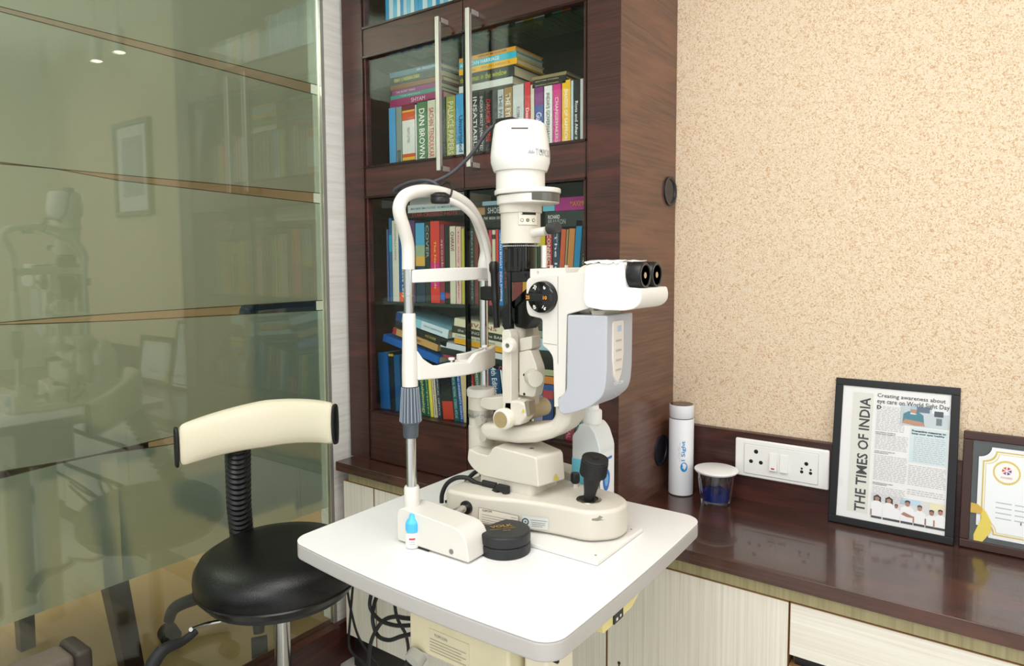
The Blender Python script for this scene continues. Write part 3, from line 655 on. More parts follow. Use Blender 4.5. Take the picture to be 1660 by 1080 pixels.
for (pl, pr, a, b_, c, ti, tc, d, kw) in [
 (620, 712, 541, 553, '#1c62b4', None, '', 'bright blue flat book, lowest of the slanting left heap', dict(tilt=13, depth=.15)),
 (636, 710, 530, 541, '#c79a5c', 'HANDY', '#5a3a20', 'tan flat book with red end in the slanting left heap', dict(tilt=13, bands=[(0, .08, '#a62c34')], ts=.5, te=.65, th=.35)),
 (640, 725, 519, 530, '#15171a', 'A-Z GUIDE', '#cfb83a', 'black flat book with gold letters in the slanting left heap', dict(tilt=13, ts=.6, te=.8, th=.35)),
 (641, 727, 505, 519, '#8fcbdc', 'Clinical Ophthalmology', '#4f86a0', 'light blue and white flat book on top of the slanting left heap', dict(tilt=12, bands=[(0, .12, '#23417c'), (.5, 1, '#d3e2e8')], ts=.55, te=.9, th=.3)),
 (736, 830, 515, 528, '#e0dab8', 'VIVANS', '#a05048', 'cream flat book on top of the middle heap', dict(tilt=5.5, ts=.2, te=.75, th=.5)),
 (732, 836, 527, 539, '#2b2d1c', 'the THING of the BAKER', '#cfd0c0', 'dark olive flat book second in the middle heap', dict(tilt=5.5, ts=.1, te=.9, th=.4)),
 (733, 836, 539, 547, '#dcd6ba', 'Celine Sheen Birkenstock', '#6a8a72', 'pale flat book above the amber one in the middle heap', dict(tilt=5.5, ts=.05, te=.7, th=.5)),
 (736, 838, 547, 556, '#eaa914', None, '', 'amber yellow flat book in the middle heap', dict(tilt=5.5)),
 (714, 838, 553, 562, '#d5dade', None, '', 'white flat magazine under the amber book', dict(tilt=5.5)),
 (714, 838, 562, 573, '#1b2420', None, '', 'blackish flat book under the white magazine', dict(tilt=5.5)),
 (718, 840, 574, 578.5, '#a52f50', None, '', 'crimson flat booklet under the blackish book', dict(tilt=5.5)),
 (856, 897, 518, 534, '#3a4236', None, '', 'mossy grey flat book, top of the heap beside the microscope neck', {}),
 (856, 897, 535, 546, '#8a968a', None, '', 'grey-green flat book beside the microscope neck', {}),
 (856, 899, 547, 566, '#a9cdd8', None, '', 'pale blue flat book beside the microscope neck', {}),
 (860, 905, 566, 596, '#1e2622', None, '', 'black flat volume right of the round grey knob', {}),
 (866, 905, 597, 607, '#b8ba92', None, '', 'sage flat book right of the round cream knob', {}),
 (866, 905, 608, 620, '#d98a44', None, '', 'orange flat book below the sage one', {}),
 (866, 905, 621, 631, '#2b4f94', None, '', 'blue flat book below the orange one', {}),
]: lying(pl, pr, a, b_, c, ti, tc or '#fff', d, row=R3b, **kw)

# ================================================================== INSTRUMENT TABLE
def P2(pts, Y): return [(onY(x, y, Y).x, onY(x, y, Y).z) for x, y in pts]
TZ = .78
def instrument_table():
    t = thing('instrument_table', 'white motorised instrument table with rounded corners carrying the slit lamp', 'table', (-.70, .93, 0))
    x0, x1, y0, y1 = -.975, -.43, .672, 1.187
    def bow(a, b, d, n=10):
        a, b = Vector(a), Vector(b); nn = Vector((b.y-a.y, a.x-b.x)).normalized()
        return [tuple(a.lerp(b, i/n)+nn*d*4*(i/n)*(1-i/n)) for i in range(n)]
    R = .035
    def corner(cx, cy, a0): return [(cx+R*math.cos(math.radians(a0+a)), cy+R*math.sin(math.radians(a0+a))) for a in range(0, 91, 10)]
    o = corner(x0+R, y0+R+.015, 180)+bow((x0+R, y0+.015), (x1-R, y0), .010)[1:]+corner(x1-R, y0+R, 270)+bow((x1, y0+R), (x1, y1-R), .004)[1:]+corner(x1-R, y1-R, 0)+[(x0+R, y1)]+corner(x0+R, y1-R, 90)[1:]
    top = B().prism(o, TZ-.002, TZ, 'Z').done('tabletop', TABLEW, t, bevel=.0012)
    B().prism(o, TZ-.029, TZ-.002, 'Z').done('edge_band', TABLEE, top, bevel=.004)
    BX = mat('cream_box_paint', '#d9cfae', .45, var=.1, vscale=25)
    c = B().box(-.795, -.585, .79, .96, .60, .7505).done('control_box', BX, t, bevel=.006)
    B().box(-.748, -.662, .7885, .7905, .610, .650).done('rating_plate', mat('label_cream', '#d6cdae', .5), c, smooth=False)
    text('plate_text', 'TOPCON', (-.735, .788, .640), (1, 0, 0), (0, 0, 1), .028, .005, GREYP, c)
    for k in range(5): B().box(-.745, -.668-.01*(k % 2), .7878, .7884, .613+.005*k, .6142+.005*k).done('plate_line', mat('faint_print', '#a89f86', .6), c, smooth=False)
    b = B().cyl((-.772, .789, .598), (-.772, .775, .590), .017)
    lab(b.done('socket', mat('socket_grey', '#b9b7ad', .3), c), 'round grey socket')
    lab(B().box(-.58, -.535, .82, .90, .05, .7505).done('column', mat('column_ivory', '#e4dcc6', .4), t, bevel=.008), 'ivory telescopic column')
    B().box(-.56, -.51, .81, .816, .66, .70).done('column_bracket', BLACK, t, bevel=.002)
    yb = [(.838, .7505), (.838, .713), (.93, .713), (.96, .726), (.96, .7505)]
    y = B().prism(yb, -.56, -.449, 'X').done('power_box', mat('yellowed_cream_box', '#e6d793', .45), t, bevel=.003)
    s = B().box(-.4495, -.4465, .866, .896, .715, .7435).done('rocker_switch', BLACK, y, bevel=.001)
    B().box(-.4466, -.4458, .872, .877, .719, .723).box(-.4466, -.4458, .884, .888, .72, .7235).box(-.4466, -.4458, .8835, .888, .734, .7385).done('switch_marks', WPRINT, s, smooth=False)
    B().cyl((-.62, .93, 0), (-.62, .93, .62), .035).done('column_tube', mat('column_ivory', '#e4dcc6'), t)
    for sx in (-1, 1):
        for sy in (-1, 1): B().box(-.62+(0 if sx > 0 else -.26), -.62+(.20 if sx > 0 else 0), .93+sy*.12-.02, .93+sy*.12+.02, 0, .05).done('foot', mat('column_ivory', '#e4dcc6'), t, bevel=.008)
instrument_table()

# ================================================================== SLIT LAMP
def slit_lamp():
    t = thing('slit_lamp', 'cream slit lamp microscope with chin rest and tall lamp tower on the white table', 'slit lamp', (-.70, .98, TZ))
    Y0 = 1.0
    # --- rail covers, base slide
    for y0, y1 in ((.788, .842), (1.135, 1.18)):
        o = fillet([(-.817, TZ+.003), (-.817, TZ+.062), (-.668, TZ+.052), (-.660, TZ+.003)], [.004, .018, .024, .004])
        c = B().prism(o, y0, y1).done('rail_cover', WHITE, t, bevel=.006)
        if y0 < 1:
            B().cyl((-.696, y0-.0008, TZ+.013), (-.696, y0+.002, TZ+.013), .0042).cyl((-.8165, .80, TZ+.022), (-.8185, .80, TZ+.022), .004).done('screw', mat('screw_steel', '#8b8b86', .3, 1), c)
            B().box(-.772, -.745, y0-.0004, y0+.001, TZ+.0005, TZ+.0035).done('shadow_gap', BLACK, c, smooth=False)
    B().box(-.835, -.808, .84, 1.14, TZ+.0005, TZ+.022).box(-.808, -.762, .84, .875, TZ+.0005, TZ+.03).done('rail_frame', WHITE, t, bevel=.004)
    B().box(-.82, -.66, .842, 1.135, TZ+.0003, TZ+.004).done('slide_bed', mat('tan_metal_bed', '#b59b74', .5), t, smooth=False)
    B().cyl((-.758, .84, TZ+.038), (-.758, 1.136, TZ+.038), .0072).done('rail_rod', CHROME, t)
    B().prism([(-.742, .898), (-.493, .898), (-.493, 1.062), (-.742, 1.062)], TZ+.0003, TZ+.0075, 'Z').done('slide_plate', SHINYW, t, bevel=.002)
    B().cyl((-.507, .918, TZ+.007), (-.507, .918, TZ+.008), .002).cyl((-.507, 1.045, TZ+.007), (-.507, 1.045, TZ+.008), .002).done('slide_plate_screw', GREYP, t)
    # --- moving base
    plan = fillet([(-.812, .898), (-.735, .902), (-.665, .930), (-.600, .944), (-.538, .948), (-.502, .985), (-.502, 1.030), (-.538, 1.062), (-.665, 1.072), (-.735, 1.098), (-.812, 1.102)],
                  [.02, .03, .05, .03, .02, .02, .02, .03, .05, .03, .02], 6)
    base = B().prism(plan, TZ+.0095, TZ+.062, 'Z').done('base', IVORY, t, bevel=.007, seg=4)
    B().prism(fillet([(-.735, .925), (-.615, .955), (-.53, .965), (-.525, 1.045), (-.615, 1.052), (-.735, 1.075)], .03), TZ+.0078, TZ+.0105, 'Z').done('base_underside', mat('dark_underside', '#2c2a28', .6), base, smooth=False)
    B().cyl((-.758, .9035, TZ+.038), (-.758, .8965, TZ+.038), .012).done('rod_hole', BLACK, base)
    pl0 = Vector((-.712, .9093, TZ+.02))
    def onbase(px, py):                       # a point on the near flank of the base
        a, b_ = Vector((-.735, .902, 0)), Vector((-.600, .944, 0)); d = (b_-a).normalized(); n = Vector((d.y, -d.x, 0))
        r = ray(px, py); k = ((a-CAM).dot(n)+.0)/r.dot(n); return CAM+r*k, d, n
    def baselabel(name, quad, m, child_of, lift=.0007):
        b = B(); pts = []
        for q in quad:
            p, d, n = onbase(*q); pts.append(p+n*lift)
        b.poly(pts); return b.done(name, m, child_of, smooth=False)
    lbl = mat('printed_plate_cream', '#dcd5c6', .4)
    a = baselabel('rating_plate', [(775, 847), (841, 859), (841, 836), (776, 822)], mat('plate_outline', '#8f8a7c', .5), base)
    baselabel('plate_face', [(776, 846), (840, 858), (840, 836.8), (777, 823)], lbl, a, .0009)
    p, d, n = onbase(782, 828); text('plate_text', 'TOPCON', p+n*.001-Vector((0, 0, .001)), d, (0, 0, 1), .018, .0036, PRINTK, a)
    for k, (x0, y0, x1, y1) in enumerate(((781, 833, 826, 842), (781, 837, 826, 846), (781, 841, 812, 847.5), (781, 844.5, 830, 854.5), (829, 838, 838, 840))):
        baselabel('plate_line', [(x0, y0+.8), (x1, y1+.8), (x1, y1), (x0, y0)], GREYP, a, .0012)
    s2 = baselabel('sticker', [(847, 856), (889, 859), (889, 841), (847, 836)], mat('sticker_grey', '#cdd0ca', .4), base)
    p, d, n = onbase(852, 845.5)
    Mx = Matrix((d, Vector((0, 0, 1)), n)).transposed().to_4x4(); Mx.translation = p+n*.001
    b = B(); b.lathe([(.0062, 0), (.0062, .0002), (.0042, .0002), (.0042, 0)], 24, Mx, caps=False); b.lathe([(.0015, 0), (.0015, .0002)], 12, Mx); b.done('round_mark', mat('dark_teal_print', '#2e4a50', .5), s2, smooth=False)
    for x0, y0, x1, y1 in ((860, 842, 887, 845), (862, 846, 884, 848.5), (862, 849, 884, 851.5), (862, 852, 880, 854)): baselabel('sticker_line', [(x0, y0+1), (x1, y1+1), (x1, y1), (x0, y0)], GREYP, s2, .0012)
    # scuff on the corner of the base
    b = B(); cxy = Vector((-.553, .9475, TZ+.058))
    random.seed(3)
    for k in range(9):
        a_ = random.uniform(-.018, .014); zz = random.uniform(-.003, .0005); w = random.uniform(.002, .006)
        b.box(cxy.x+a_, cxy.x+a_+w, .9445+.02*abs(a_), .9462+.02*abs(a_), cxy.z+zz-.0015, cxy.z+zz)
    b.bm.free()
    zt = TZ+.0623
    pts = [(960, 841), (968, 840), (972, 836), (978, 839), (973, 842), (981, 843), (968, 845), (959, 844)]
    B().poly([tuple(onZ(x, y, zt)) for x, y in pts]).done('paint_scuff', mat('scuffed_metal', '#8d8a84', .5), base, smooth=False)
    # joystick
    jb = Vector((-.566, 1.0, TZ+.062)); jd = Vector((.20, -.07, 1)).normalized()
    B().lathe([(.0165, 0), (.0165, .0022), (.0215, .0014), (.0225, 0)], 36, Matrix.Translation(jb-Vector((0, 0, .0003))), caps=False).done('joystick_collar', mat('collar_steel', '#9a968a', .25, 1), t)
    B().lathe([(.0168, 0), (.0168, .0006)], 36, Matrix.Translation(jb)).done('joystick_well', mat('well_black', '#12110f', .5), t, smooth=False)
    js = B().turn(jb, jb+jd*.045, [(.0092, 0), (.0105, .3), (.0155, .93), (.0175, 1)]).done('joystick', RUBBER, t)
    b = B().turn(jb+jd*.045, jb+jd*.079, [(.0180, 0), (.0228, .08), (.0228, .86), (.0218, .88), (.0218, .92), (.0230, .94), (.0222, 1), (.0065, 1), (.0065, 1.04), (.0001, 1.045)], 48)
    b.done('knob', RUBBER, js)
    b = B(); q = jd.to_track_quat('Z', 'Y').to_matrix().to_4x4()
    for k in range(44):
        an = 2*PI*k/44; b.box(-.0006, .0006, .0222, .0234, .004, .027, Matrix.Translation(jb+jd*.045) @ q @ Matrix.Rotation(an, 4, 'Z'))
    b.done('grip_ridges', RUBBER, js, smooth=False)
    kb = onY(932.5, 786, 1.045)
    k_ = B().cyl((kb.x, 1.045, kb.z-.005), (kb.x, 1.045, kb.z+.005), .0055).done('switch_stem', NICKEL, t)
    B().turn((kb.x, 1.045, kb.z+.003), (kb.x, 1.045, kb.z+.022), [(.006, 0), (.0085, .2), (.0085, .75), (.0075, 1)]).done('cap', BLACK, k_)
    # neck and upper box
    B().prism(fillet([(-.775, .955), (-.655, .955), (-.655, 1.045), (-.775, 1.045)], .012), TZ+.06, .872, 'Z').done('neck', IVORY, t, bevel=.003)
    o = P2([(757, 746), (764, 758), (779, 771), (818, 780), (873, 790.6), (869, 742), (802, 724), (797, 728), (793, 736), (790, 739), (773, 735), (759, 727)], .95)
    hb_ = B().prism(fillet(o, [.005, .008, .008, 0, .004, .006, .006, .002, .002, .004, .01, .005]), .95, 1.05)
    for v in hb_.bm.verts:
        if v.co.y > 1.0 and v.co.x > -.70: v.co.y = 1.014; v.co.x += .015
    ho = hb_.done('upper_box', IVORY, t, bevel=.005, seg=4)
    tri = P2([(898, 782), (902.5, 770), (907, 779)], .98)
    X1 = max(x for x, z in o)
    nn_ = Vector((.064, -.0165, 0)).normalized(); b0_ = Vector((X1, .95, 0))+nn_*.0006
    q = [CAM+ray(x, y)*((b0_-CAM).dot(nn_)/ray(x, y).dot(nn_)) for x, y in ((897, 780), (901.5, 768), (906, 776.5))]
    B().poly([tuple(p) for p in q]).done('warning_triangle', mat('warning_yellow', '#c9b93a', .5), ho, smooth=False)
    B().cyl((-.675, .985, .912), (-.675, .985, .9185), .004).done('lock_screw', CHROME, ho)
    # --- pivot column
    xp = -.803
    pc = B().lathe([(.0245, .885), (.0245, .940), (.0232, .941), (.0232, .962), (.0245, .963), (.0245, .998), (.0250, .999)], 44, Matrix.Translation((xp, Y0, 0))).done('pivot_column', IVORY, t)
    B().lathe([(.0248, .9965), (.0268, .9985), (.0272, 1.009), (.0250, 1.013), (.0001, 1.0135)], 44, Matrix.Translation((xp, Y0, 0))).done('pivot_cap', WHITE, pc)
    B().lathe([(.0249, .958), (.0249, .973)], 44, Matrix.Translation((xp, Y0, 0)), caps=False).done('angle_scale', mat('scale_silver', '#b3b0a6', .3, .6), pc)
    b = B()
    for k in range(40): b.box(-.0001, .0003, .0249, .0251, .959, .964+(.003 if k % 5 == 0 else 0), Matrix.Translation((xp, Y0, 0)) @ Matrix.Rotation(PI+k*.09-.9, 4, 'Z'))
    b.done('scale_ticks', PRINTK, pc, smooth=False)
    for (px, py), Rr in (((775, 683), .0085), ((782, 709), .0085)):
        c = onY(px, py, .968); d2 = Vector((-.05, -1, 0)).normalized()
        B().turn(c, c-d2*.02, [(.0085, 0), (.0088, .15), (.0088, .55), (.005, .6), (.005, 1)]).done('lock_knob', mat('satin_cream_metal', '#cdc9bd', .35, .4), pc)
    # upper arm (to the light tower) and lower yoke (to the microscope)
    o = P2([(777, 646), (815, 643), (842, 645), (842, 668), (790, 665), (777, 660)], .975)
    B().prism(fillet(o, [.012, .004, .004, .004, .008, .01]), .975, 1.025).done('upper_arm', IVORY, t, bevel=.008, seg=4)
    o = P2([(775, 687), (800, 689), (835, 692), (872, 690), (892, 684), (897, 672), (897, 600), (924, 600), (923.5, 672), (919, 690), (909, 702), (890, 713), (864, 719.5), (835, 720.5), (800, 716), (775, 712)], .968)
    B().prism(o, .968, 1.03).done('yoke', IVORY, t, bevel=.011, seg=5)
    # --- light tower
    xt = -.709
    tw = B()
    o = fillet([(-.7185, .985), (-.7185, 1.129), (-.714, 1.133), (-.7015, 1.133), (-.6985, 1.122), (-.6985, .985)], .002)
    tw.prism(o, .955, .978)
    tower = tw.done('tower_bar', IVORY, t, bevel=.0025)
    B().prism(o, 1.026, 1.045).done('tower_bar', IVORY, t, bevel=.0025)
    B().prism(P2([(817, 650), (840, 650), (851, 655), (853, 676), (842, 690), (812, 692)], .955), .955, .985).done('tower_foot', IVORY, t, bevel=.004)
    B().cyl((xt-.002, 1.0, 1.04), (xt-.002, 1.0, 1.152), .0105).done('tower_post', IVORY, t)
    tk = onY(825, 560, .95)
    B().turn((tk.x, .9555, tk.z), (tk.x, .945, tk.z), [(.0135, 0), (.0135, .5), (.012, 1), (.0045, 1), (.004, .7), (.0001, .7)]).done('tilt_knob', WHITE, t)
    B().cyl((tk.x, .9462, tk.z), (tk.x, .9445, tk.z), .0032, n=6).done('tilt_screw', mat('screw_steel', '#8b8b86', .3, 1), t)
    b = B(); o = P2([(842, 549), (862, 545), (862, 566), (843, 570)], .98); b.prism(fillet(o, .003), .98, 1.01)
    b.done('tower_block', IVORY, t, bevel=.002)
    o = P2([(841, 571), (860, 567), (871, 598), (871, 620), (866, 645), (841, 641)], .978)
    hb = B().prism(fillet(o, [.003, .006, .008, .006, .006, .003]), .978, 1.004).done('slit_housing', IVORY, t, bevel=.003)
    for px, py in ((850, 608), (850, 639)):
        c = onY(px, py, .978); B().cyl((c.x, .9785, c.z), (c.x, .9772, c.z), .0024).done('grub_screw', BLACK, hb)
    c = onY(859, 610, .985); dd = Vector((.80, -.60, 0)).normalized()
    kn = B().turn(c, c+dd*.032, [(.006, 0), (.006, .3), (.0145, .32), (.0152, .5), (.0152, .9), (.014, 1), (.0001, 1.0)]).done('width_knob', mat('satin_cream_metal', '#cdc9bd', .35, .4), t)
    # slit width roller at the foot: axis across the instrument
    zk = .975
    cb = B().turn((xt, .945, zk), (xt, 1.075, zk), [(.017, 0), (.0178, .03), (.0178, .14), (.0165, .15), (.0165, .5), (.0165, .86), (.0175, .87), (.0175, 1)]).done('roller_barrel', BEIGE, t)
    B().turn((xt, .937, zk), (xt, .955, zk), [(.0135, 0), (.0165, .02), (.0185, .2), (.0185, 1)]).done('roller_knob', WHITE, t)
    B().cyl((xt, .9362, zk), (xt, .938, zk), .0145).done('roller_knob_face', mat('yellowed_face', '#9c8a62', .5, var=.15, vscale=90), t)
    B().turn((xt, .940, zk), (xt, .954, zk), [(.0188, 0), (.0190, .3), (.0190, .9), (.0185, 1)]).done('roller_scale', mat('scale_cream', '#e3ddcb', .4), t)
    b = B()
    for k in range(26): b.box(-.0002, .0002, .0189, .0192, .943, .949, Matrix.Translation((xt, 0, zk)) @ Matrix.Rotation(-PI/2, 4, 'X') @ Matrix.Rotation(k*.24, 4, 'Z')) if False else None
    b.bm.free()
    q = [onY(x, y, .9545) for x, y in ((845.5, 669.5), (848, 662), (851, 668.5))]
    B().poly([tuple(p) for p in q]).done('warning_triangle', mat('warning_yellow', '#c9b93a', .5), t, smooth=False)
    o = P2([(850, 652), (853, 650), (857, 651), (859, 672), (855, 676)], .956); B().prism(o, .956, .975).done('metal_clip', mat('clip_brass_grey', '#a89c88', .35, .8), t, smooth=False)
    # --- black part of the tower
    rod = B().cyl((xt-.006, .975, 1.14), (xt-.006, .975, 1.235), .0036).done('support_rod', BLACKS, t)
    B().cyl((xt+.0, 1.03, 1.14), (xt+.0, 1.03, 1.235), .0036).done('support_rod', BLACKS, t)
    B().prism(P2([(820, 440), (865, 440), (866, 449), (861, 456), (829, 458), (820, 455)], .975), .975, 1.035).done('rod_clamp', BLACK, t, bevel=.0015)
    B().cyl((onY(852, 446, .9745).x, .9752, onY(852, 446, .9745).z), (onY(852, 446, .9745).x, .9742, onY(852, 446, .9745).z), .0026).done('clamp_hole', mat('hole_black', '#030303', .9), t)
    B().lathe([(.0265, 1.236), (.0265, 1.279), (.0245, 1.281), (.0245, 1.297)], 40, Matrix.Translation((xt+.001, Y0, 0))).done('filter_drum', BLACKS, t)
    b = B()
    for k in range(8):
        an = 2*PI*k/8; b.cyl((xt+.001+.0255*math.cos(an), Y0+.0255*math.sin(an), 1.236), (xt+.001+.0255*math.cos(an), Y0+.0255*math.sin(an), 1.275), .004)
    b.bm.free()
    for k in range(3):
        an = math.radians((200, 250, 300)[k]); B().cyl((xt+.001+.0255*math.cos(an), Y0+.0255*math.sin(an), 1.236), (xt+.001+.0255*math.cos(an), Y0+.0255*math.sin(an), 1.276), .0045).done('drum_pillar', BLACKS, t)
    b = B().lathe([(.031, 1.2795), (.0325, 1.2805), (.0325, 1.2815), (.031, 1.2825)], 60, Matrix.Translation((xt+.001, Y0, 0)))
    ds = b.done('toothed_disc', mat('knurled_disc', '#2a2a2a', .3), t)
    b = B()
    for k in range(60): b.box(.0315, .0332, -.0006, .0006, 1.2800, 1.2822, Matrix.Translation((xt+.001, Y0, 0)) @ Matrix.Rotation(2*PI*k/60, 4, 'Z'))
    b.done('disc_teeth', mat('tooth_white', '#dcdcd4', .5), ds, smooth=False)
    o = P2([(822, 500), (856, 480), (858, 484), (862, 520), (852, 534), (836, 530)], .985); B().prism(o, .985, 1.02).done('mirror_holder', BLACKS, t, bevel=.001)
    B().prism(P2([(828, 492), (860, 462), (862, 470), (832, 500)], .98), .98, 1.03).done('mirror', mat('mirror_dark', '#3a3a3c', .05, 1), t, smooth=False)
    B().prism(P2([(814, 500), (826, 488), (828, 530), (820, 540), (814, 528)], .985), .985, 1.0).done('mirror_lever', BLACK, t, bevel=.001)
    # --- lamp housing above
    ax = Matrix.Translation((xt+.0005, Y0, 0))
    zz = lambda py: onY(845, py, Y0).z
    lowr = B().lathe([(.0360, zz(395)), (.0360, zz(347)), (.0385, zz(346)), (.0385, zz(328))], 56, ax).done('lamp_sleeve', IVORY, t)
    # panel on the sleeve
    def arcpatch(name, m, a0, a1, z0, z1, r, par, th=.0006, n=10):
        b = B(); rows = []
        for i in range(n+1):
            a = math.radians(a0+(a1-a0)*i/n); rows.append([(xt+.0005+rr*math.cos(a), Y0+rr*math.sin(a), z) for rr, z in ((r, z0), (r, z1), (r+th, z1), (r+th, z0))])
        vs = [[b.bm.verts.new(p) for p in r_] for r_ in rows]
        for u, v in zip(vs, vs[1:]):
            for k in range(4): b.bm.faces.new((u[k], u[(k+1) % 4], v[(k+1) % 4], v[k]))
        b.bm.faces.new(vs[0]); b.bm.faces.new(vs[-1][::-1]); return b.done(name, m, par, smooth=True)
    pn = arcpatch('scale_panel_edge', mat('panel_outline', '#a09a88', .5), 299, 358, zz(367), zz(341), .0361, lowr)
    arcpatch('scale_panel', mat('panel_cream', '#e6dfcd', .4), 300, 357, zz(366), zz(342), .0363, lowr)
    arcpatch('filter_slot', mat('slot_black', '#080808', .5), 309, 352, zz(350.5), zz(346.5), .0366, lowr)
    arcpatch('filter_lever_pin', CHROME, 305, 310, zz(350), zz(347), .037, lowr, .003)
    for k, a in enumerate((309, 325, 343)):
        an = math.radians(a); rr = .0371; c = Vector((xt+.0005+rr*math.cos(an), Y0+rr*math.sin(an), zz(359))); dd2 = Vector((math.cos(an), math.sin(an), 0))
        B().turn(c, c+dd2*.0004, [(.0030, 0), (.0030, 1)]).done('symbol_ring', PRINTK, lowr)
        B().turn(c+dd2*.0003, c+dd2*.0006, [(.0022, 0), (.0022, 1)]).done('symbol_fill', mat('panel_cream', '#e6dfcd') if k != 1 else GREYP, lowr)
    # collar with lip
    lip = []
    for k in range(48):
        a = 2*PI*k/48; r = .0465; x, y = r*math.cos(a), r*math.sin(a)
        lip.append((xt+.0005+x, Y0+y))
    lipd = Vector((.86, -.1)).normalized()
    def lipshape(r, ext):
        out = []
        for k in range(56):
            a = 2*PI*k/56; v = Vector((math.cos(a), math.sin(a))); e = max(0, v.dot(lipd))
            rr = r+ext*e**2.2; out.append((xt+.0005+v.x*rr, Y0+v.y*rr))
        return out
    B().prism(lipshape(.0468, .034), zz(317), zz(309), 'Z').done('collar_plate', WHITE, t, bevel=.002)
    cl = B().prism(lipshape(.0425, .036), zz(333), zz(317.3), 'Z').done('collar', WHITE, t, bevel=.003)
    arc = [(v, w) for v, w in lipshape(.0432, .0365)]
    i0, i1 = 50, 61; seg = [arc[i % 56] for i in range(i0, i1+1)]
    b = B(); n_ = len(seg)-1
    rows = [[b.bm.verts.new((p[0], p[1], z)) for z in (zz(318.2), zz(318.5)-.010-.004*math.sin(PI*(i+2)/(n_+4)))] for i, p in enumerate(seg)]
    for u, v in zip(rows, rows[1:]): b.bm.faces.new((u[0], u[1], v[1], v[0]))
    w_ = b.done('brightness_window', mat('smoky_window', '#55524a', .15), cl, smooth=False); so = w_.modifiers.new('solid', 'SOLIDIFY'); so.thickness = .0006
    B().lathe([(.0440, zz(317)), (.0440, zz(274)), (.0435, zz(273))], 56, ax).done('lamp_neck', WHITE, t)
    hs = B().lathe([(.0475, zz(279)), (.0490, zz(276.5)), (.0530, zz(265)), (.0535, zz(255)), (.0525, zz(244)), (.0500, zz(225)), (.0475, zz(210)), (.0455, zz(203.5)), (.0400, zz(200)), (.0150, zz(198.5)), (.0001, zz(198.4))], 60, ax)
    hs.done('lamp_housing', SHINYW, t)
    def onhouse(px, py, r):
        d_ = ray(px, py); o_ = CAM-Vector((xt+.0005, Y0, 0)); a = d_.x**2+d_.y**2; b2 = o_.x*d_.x+o_.y*d_.y; c = o_.x**2+o_.y**2-r*r
        k = (-b2-math.sqrt(max(b2*b2-a*c, 0)))/a; return CAM+d_*k
    b = B(); r0_, r1_ = [], []
    for px in range(829, 857, 3):
        p = onhouse(px, 208.5, .0483); r0_.append(b.bm.verts.new(p+Vector((0, 0, .0018)))); r1_.append(b.bm.verts.new(p-Vector((0, 0, .0008))))
    for i in range(len(r0_)-1): b.bm.faces.new((r0_[i], r1_[i], r1_[i+1], r0_[i+1]))
    s_ = b.done('vent_slot', mat('slot_dark', '#4a3a34', .6), t, smooth=False); s_.modifiers.new('s', 'SOLIDIFY').thickness = .0006
    p0 = onhouse(858.5, 255.5, .0541); p1 = onhouse(884, 255, .0541)
    me = text_mesh('TOPCON', .01); xs = [v.co.x for v in me.vertices]; x0, x1 = min(xs), max(xs)
    a0 = math.atan2(p0.y-Y0, p0.x-xt)+.02+ .18
    for v in me.vertices:
        u = (v.co.x-x0)/(x1-x0)*.046; a = a0+u/.0537
        v.co = Vector((xt+.0005+.0540*math.cos(a), Y0+.0540*math.sin(a), zz(258)+v.co.y*.0165))
    link('brand_lettering', me, mat('light_grey_print', '#a9aaab', .6), t)
    for k in range(2):
        b = B(); q = []
        for dx, dz in ((0, 0), (.007, .0), (.009, .003), (.0045, .0035), (.0065, .008), (.002, .004)):
            a = a0-.27+(dx+.005*k)/.0537; q.append((xt+.0005+.0541*math.cos(a), Y0+.0541*math.sin(a), zz(256)+dz))
        b.poly(q).done('emblem', mat('light_grey_print', '#a9aaab', .6), t, smooth=False)
    p = onhouse(877.5, 245, .0533); B().cyl(p+Vector((.0005, 0, 0)), p-Vector((.0005, .0008, 0)), .0022).done('set_screw', BLACK, t)
    # slit lever on the right of the sleeve
    d3 = Vector((.93, -.2, .07)).normalized(); c = Vector((xt+.033, Y0-.008, zz(379)))
    lv = B().cyl(c, c+d3*.038, .0085, .0075).done('lever_stem', WHITE, t)
    B().cyl(c+d3*.034, c+d3*.040, .0078).done('lever_collar', NICKEL, lv)
    B().turn(c+d3*.039+Vector((0, 0, .003)), c+d3*.062+Vector((0, 0, .003)), [(.0088, 0), (.0100, .1), (.0102, .9), (.0092, 1)], 40).done('lever_knob', mat('knob_dark_grey', '#343436', .45), lv)
    # --- microscope body
    YN, YF = .957, 1.043
    o = P2([(858, 450), (904, 444), (955, 440), (955, 500), (919, 510), (916, 640), (905, 646), (905, 652), (912, 654), (910, 660), (898, 660), (897, 600), (896, 578), (888, 567), (879, 560), (879, 519), (876, 516), (857, 512), (853, 500), (853, 456)], YN)
    o = fillet(o, [.006, .002, .004, .003, .003, .006, .004, 0, 0, 0, 0, .004, .008, .006, .004, .004, .003, .006, .01, .008])
    mb = B().prism(o, YN, YF).done('microscope_body', WHITE, t, bevel=.005, seg=4)
    o = P2([(859, 436), (915, 434), (918, 446), (859, 450)], .962)
    cp = B().prism(fillet(o, .0015), .962, 1.035).done('body_top_plate', WHITE, t, bevel=.0015)
    c = onY(872, 441, .9615); B().cyl((c.x, .9625, c.z), (c.x, .9612, c.z), .0022).done('plate_screw', NICKEL, cp)
    c = onY(882, 434, .985); B().cyl((c.x, .985, c.z), (c.x, .985, onY(882, 398, .985).z), .0055).done('test_rod', NICKEL, t)
    for px in (894, 918): c = onY(px, 440, .99); B().box(c.x-.0022, c.x+.0022, .988, .992, c.z, onY(px, 430, .99).z).done('guide_pin', NICKEL, t, smooth=False)
    # seams
    b = B()
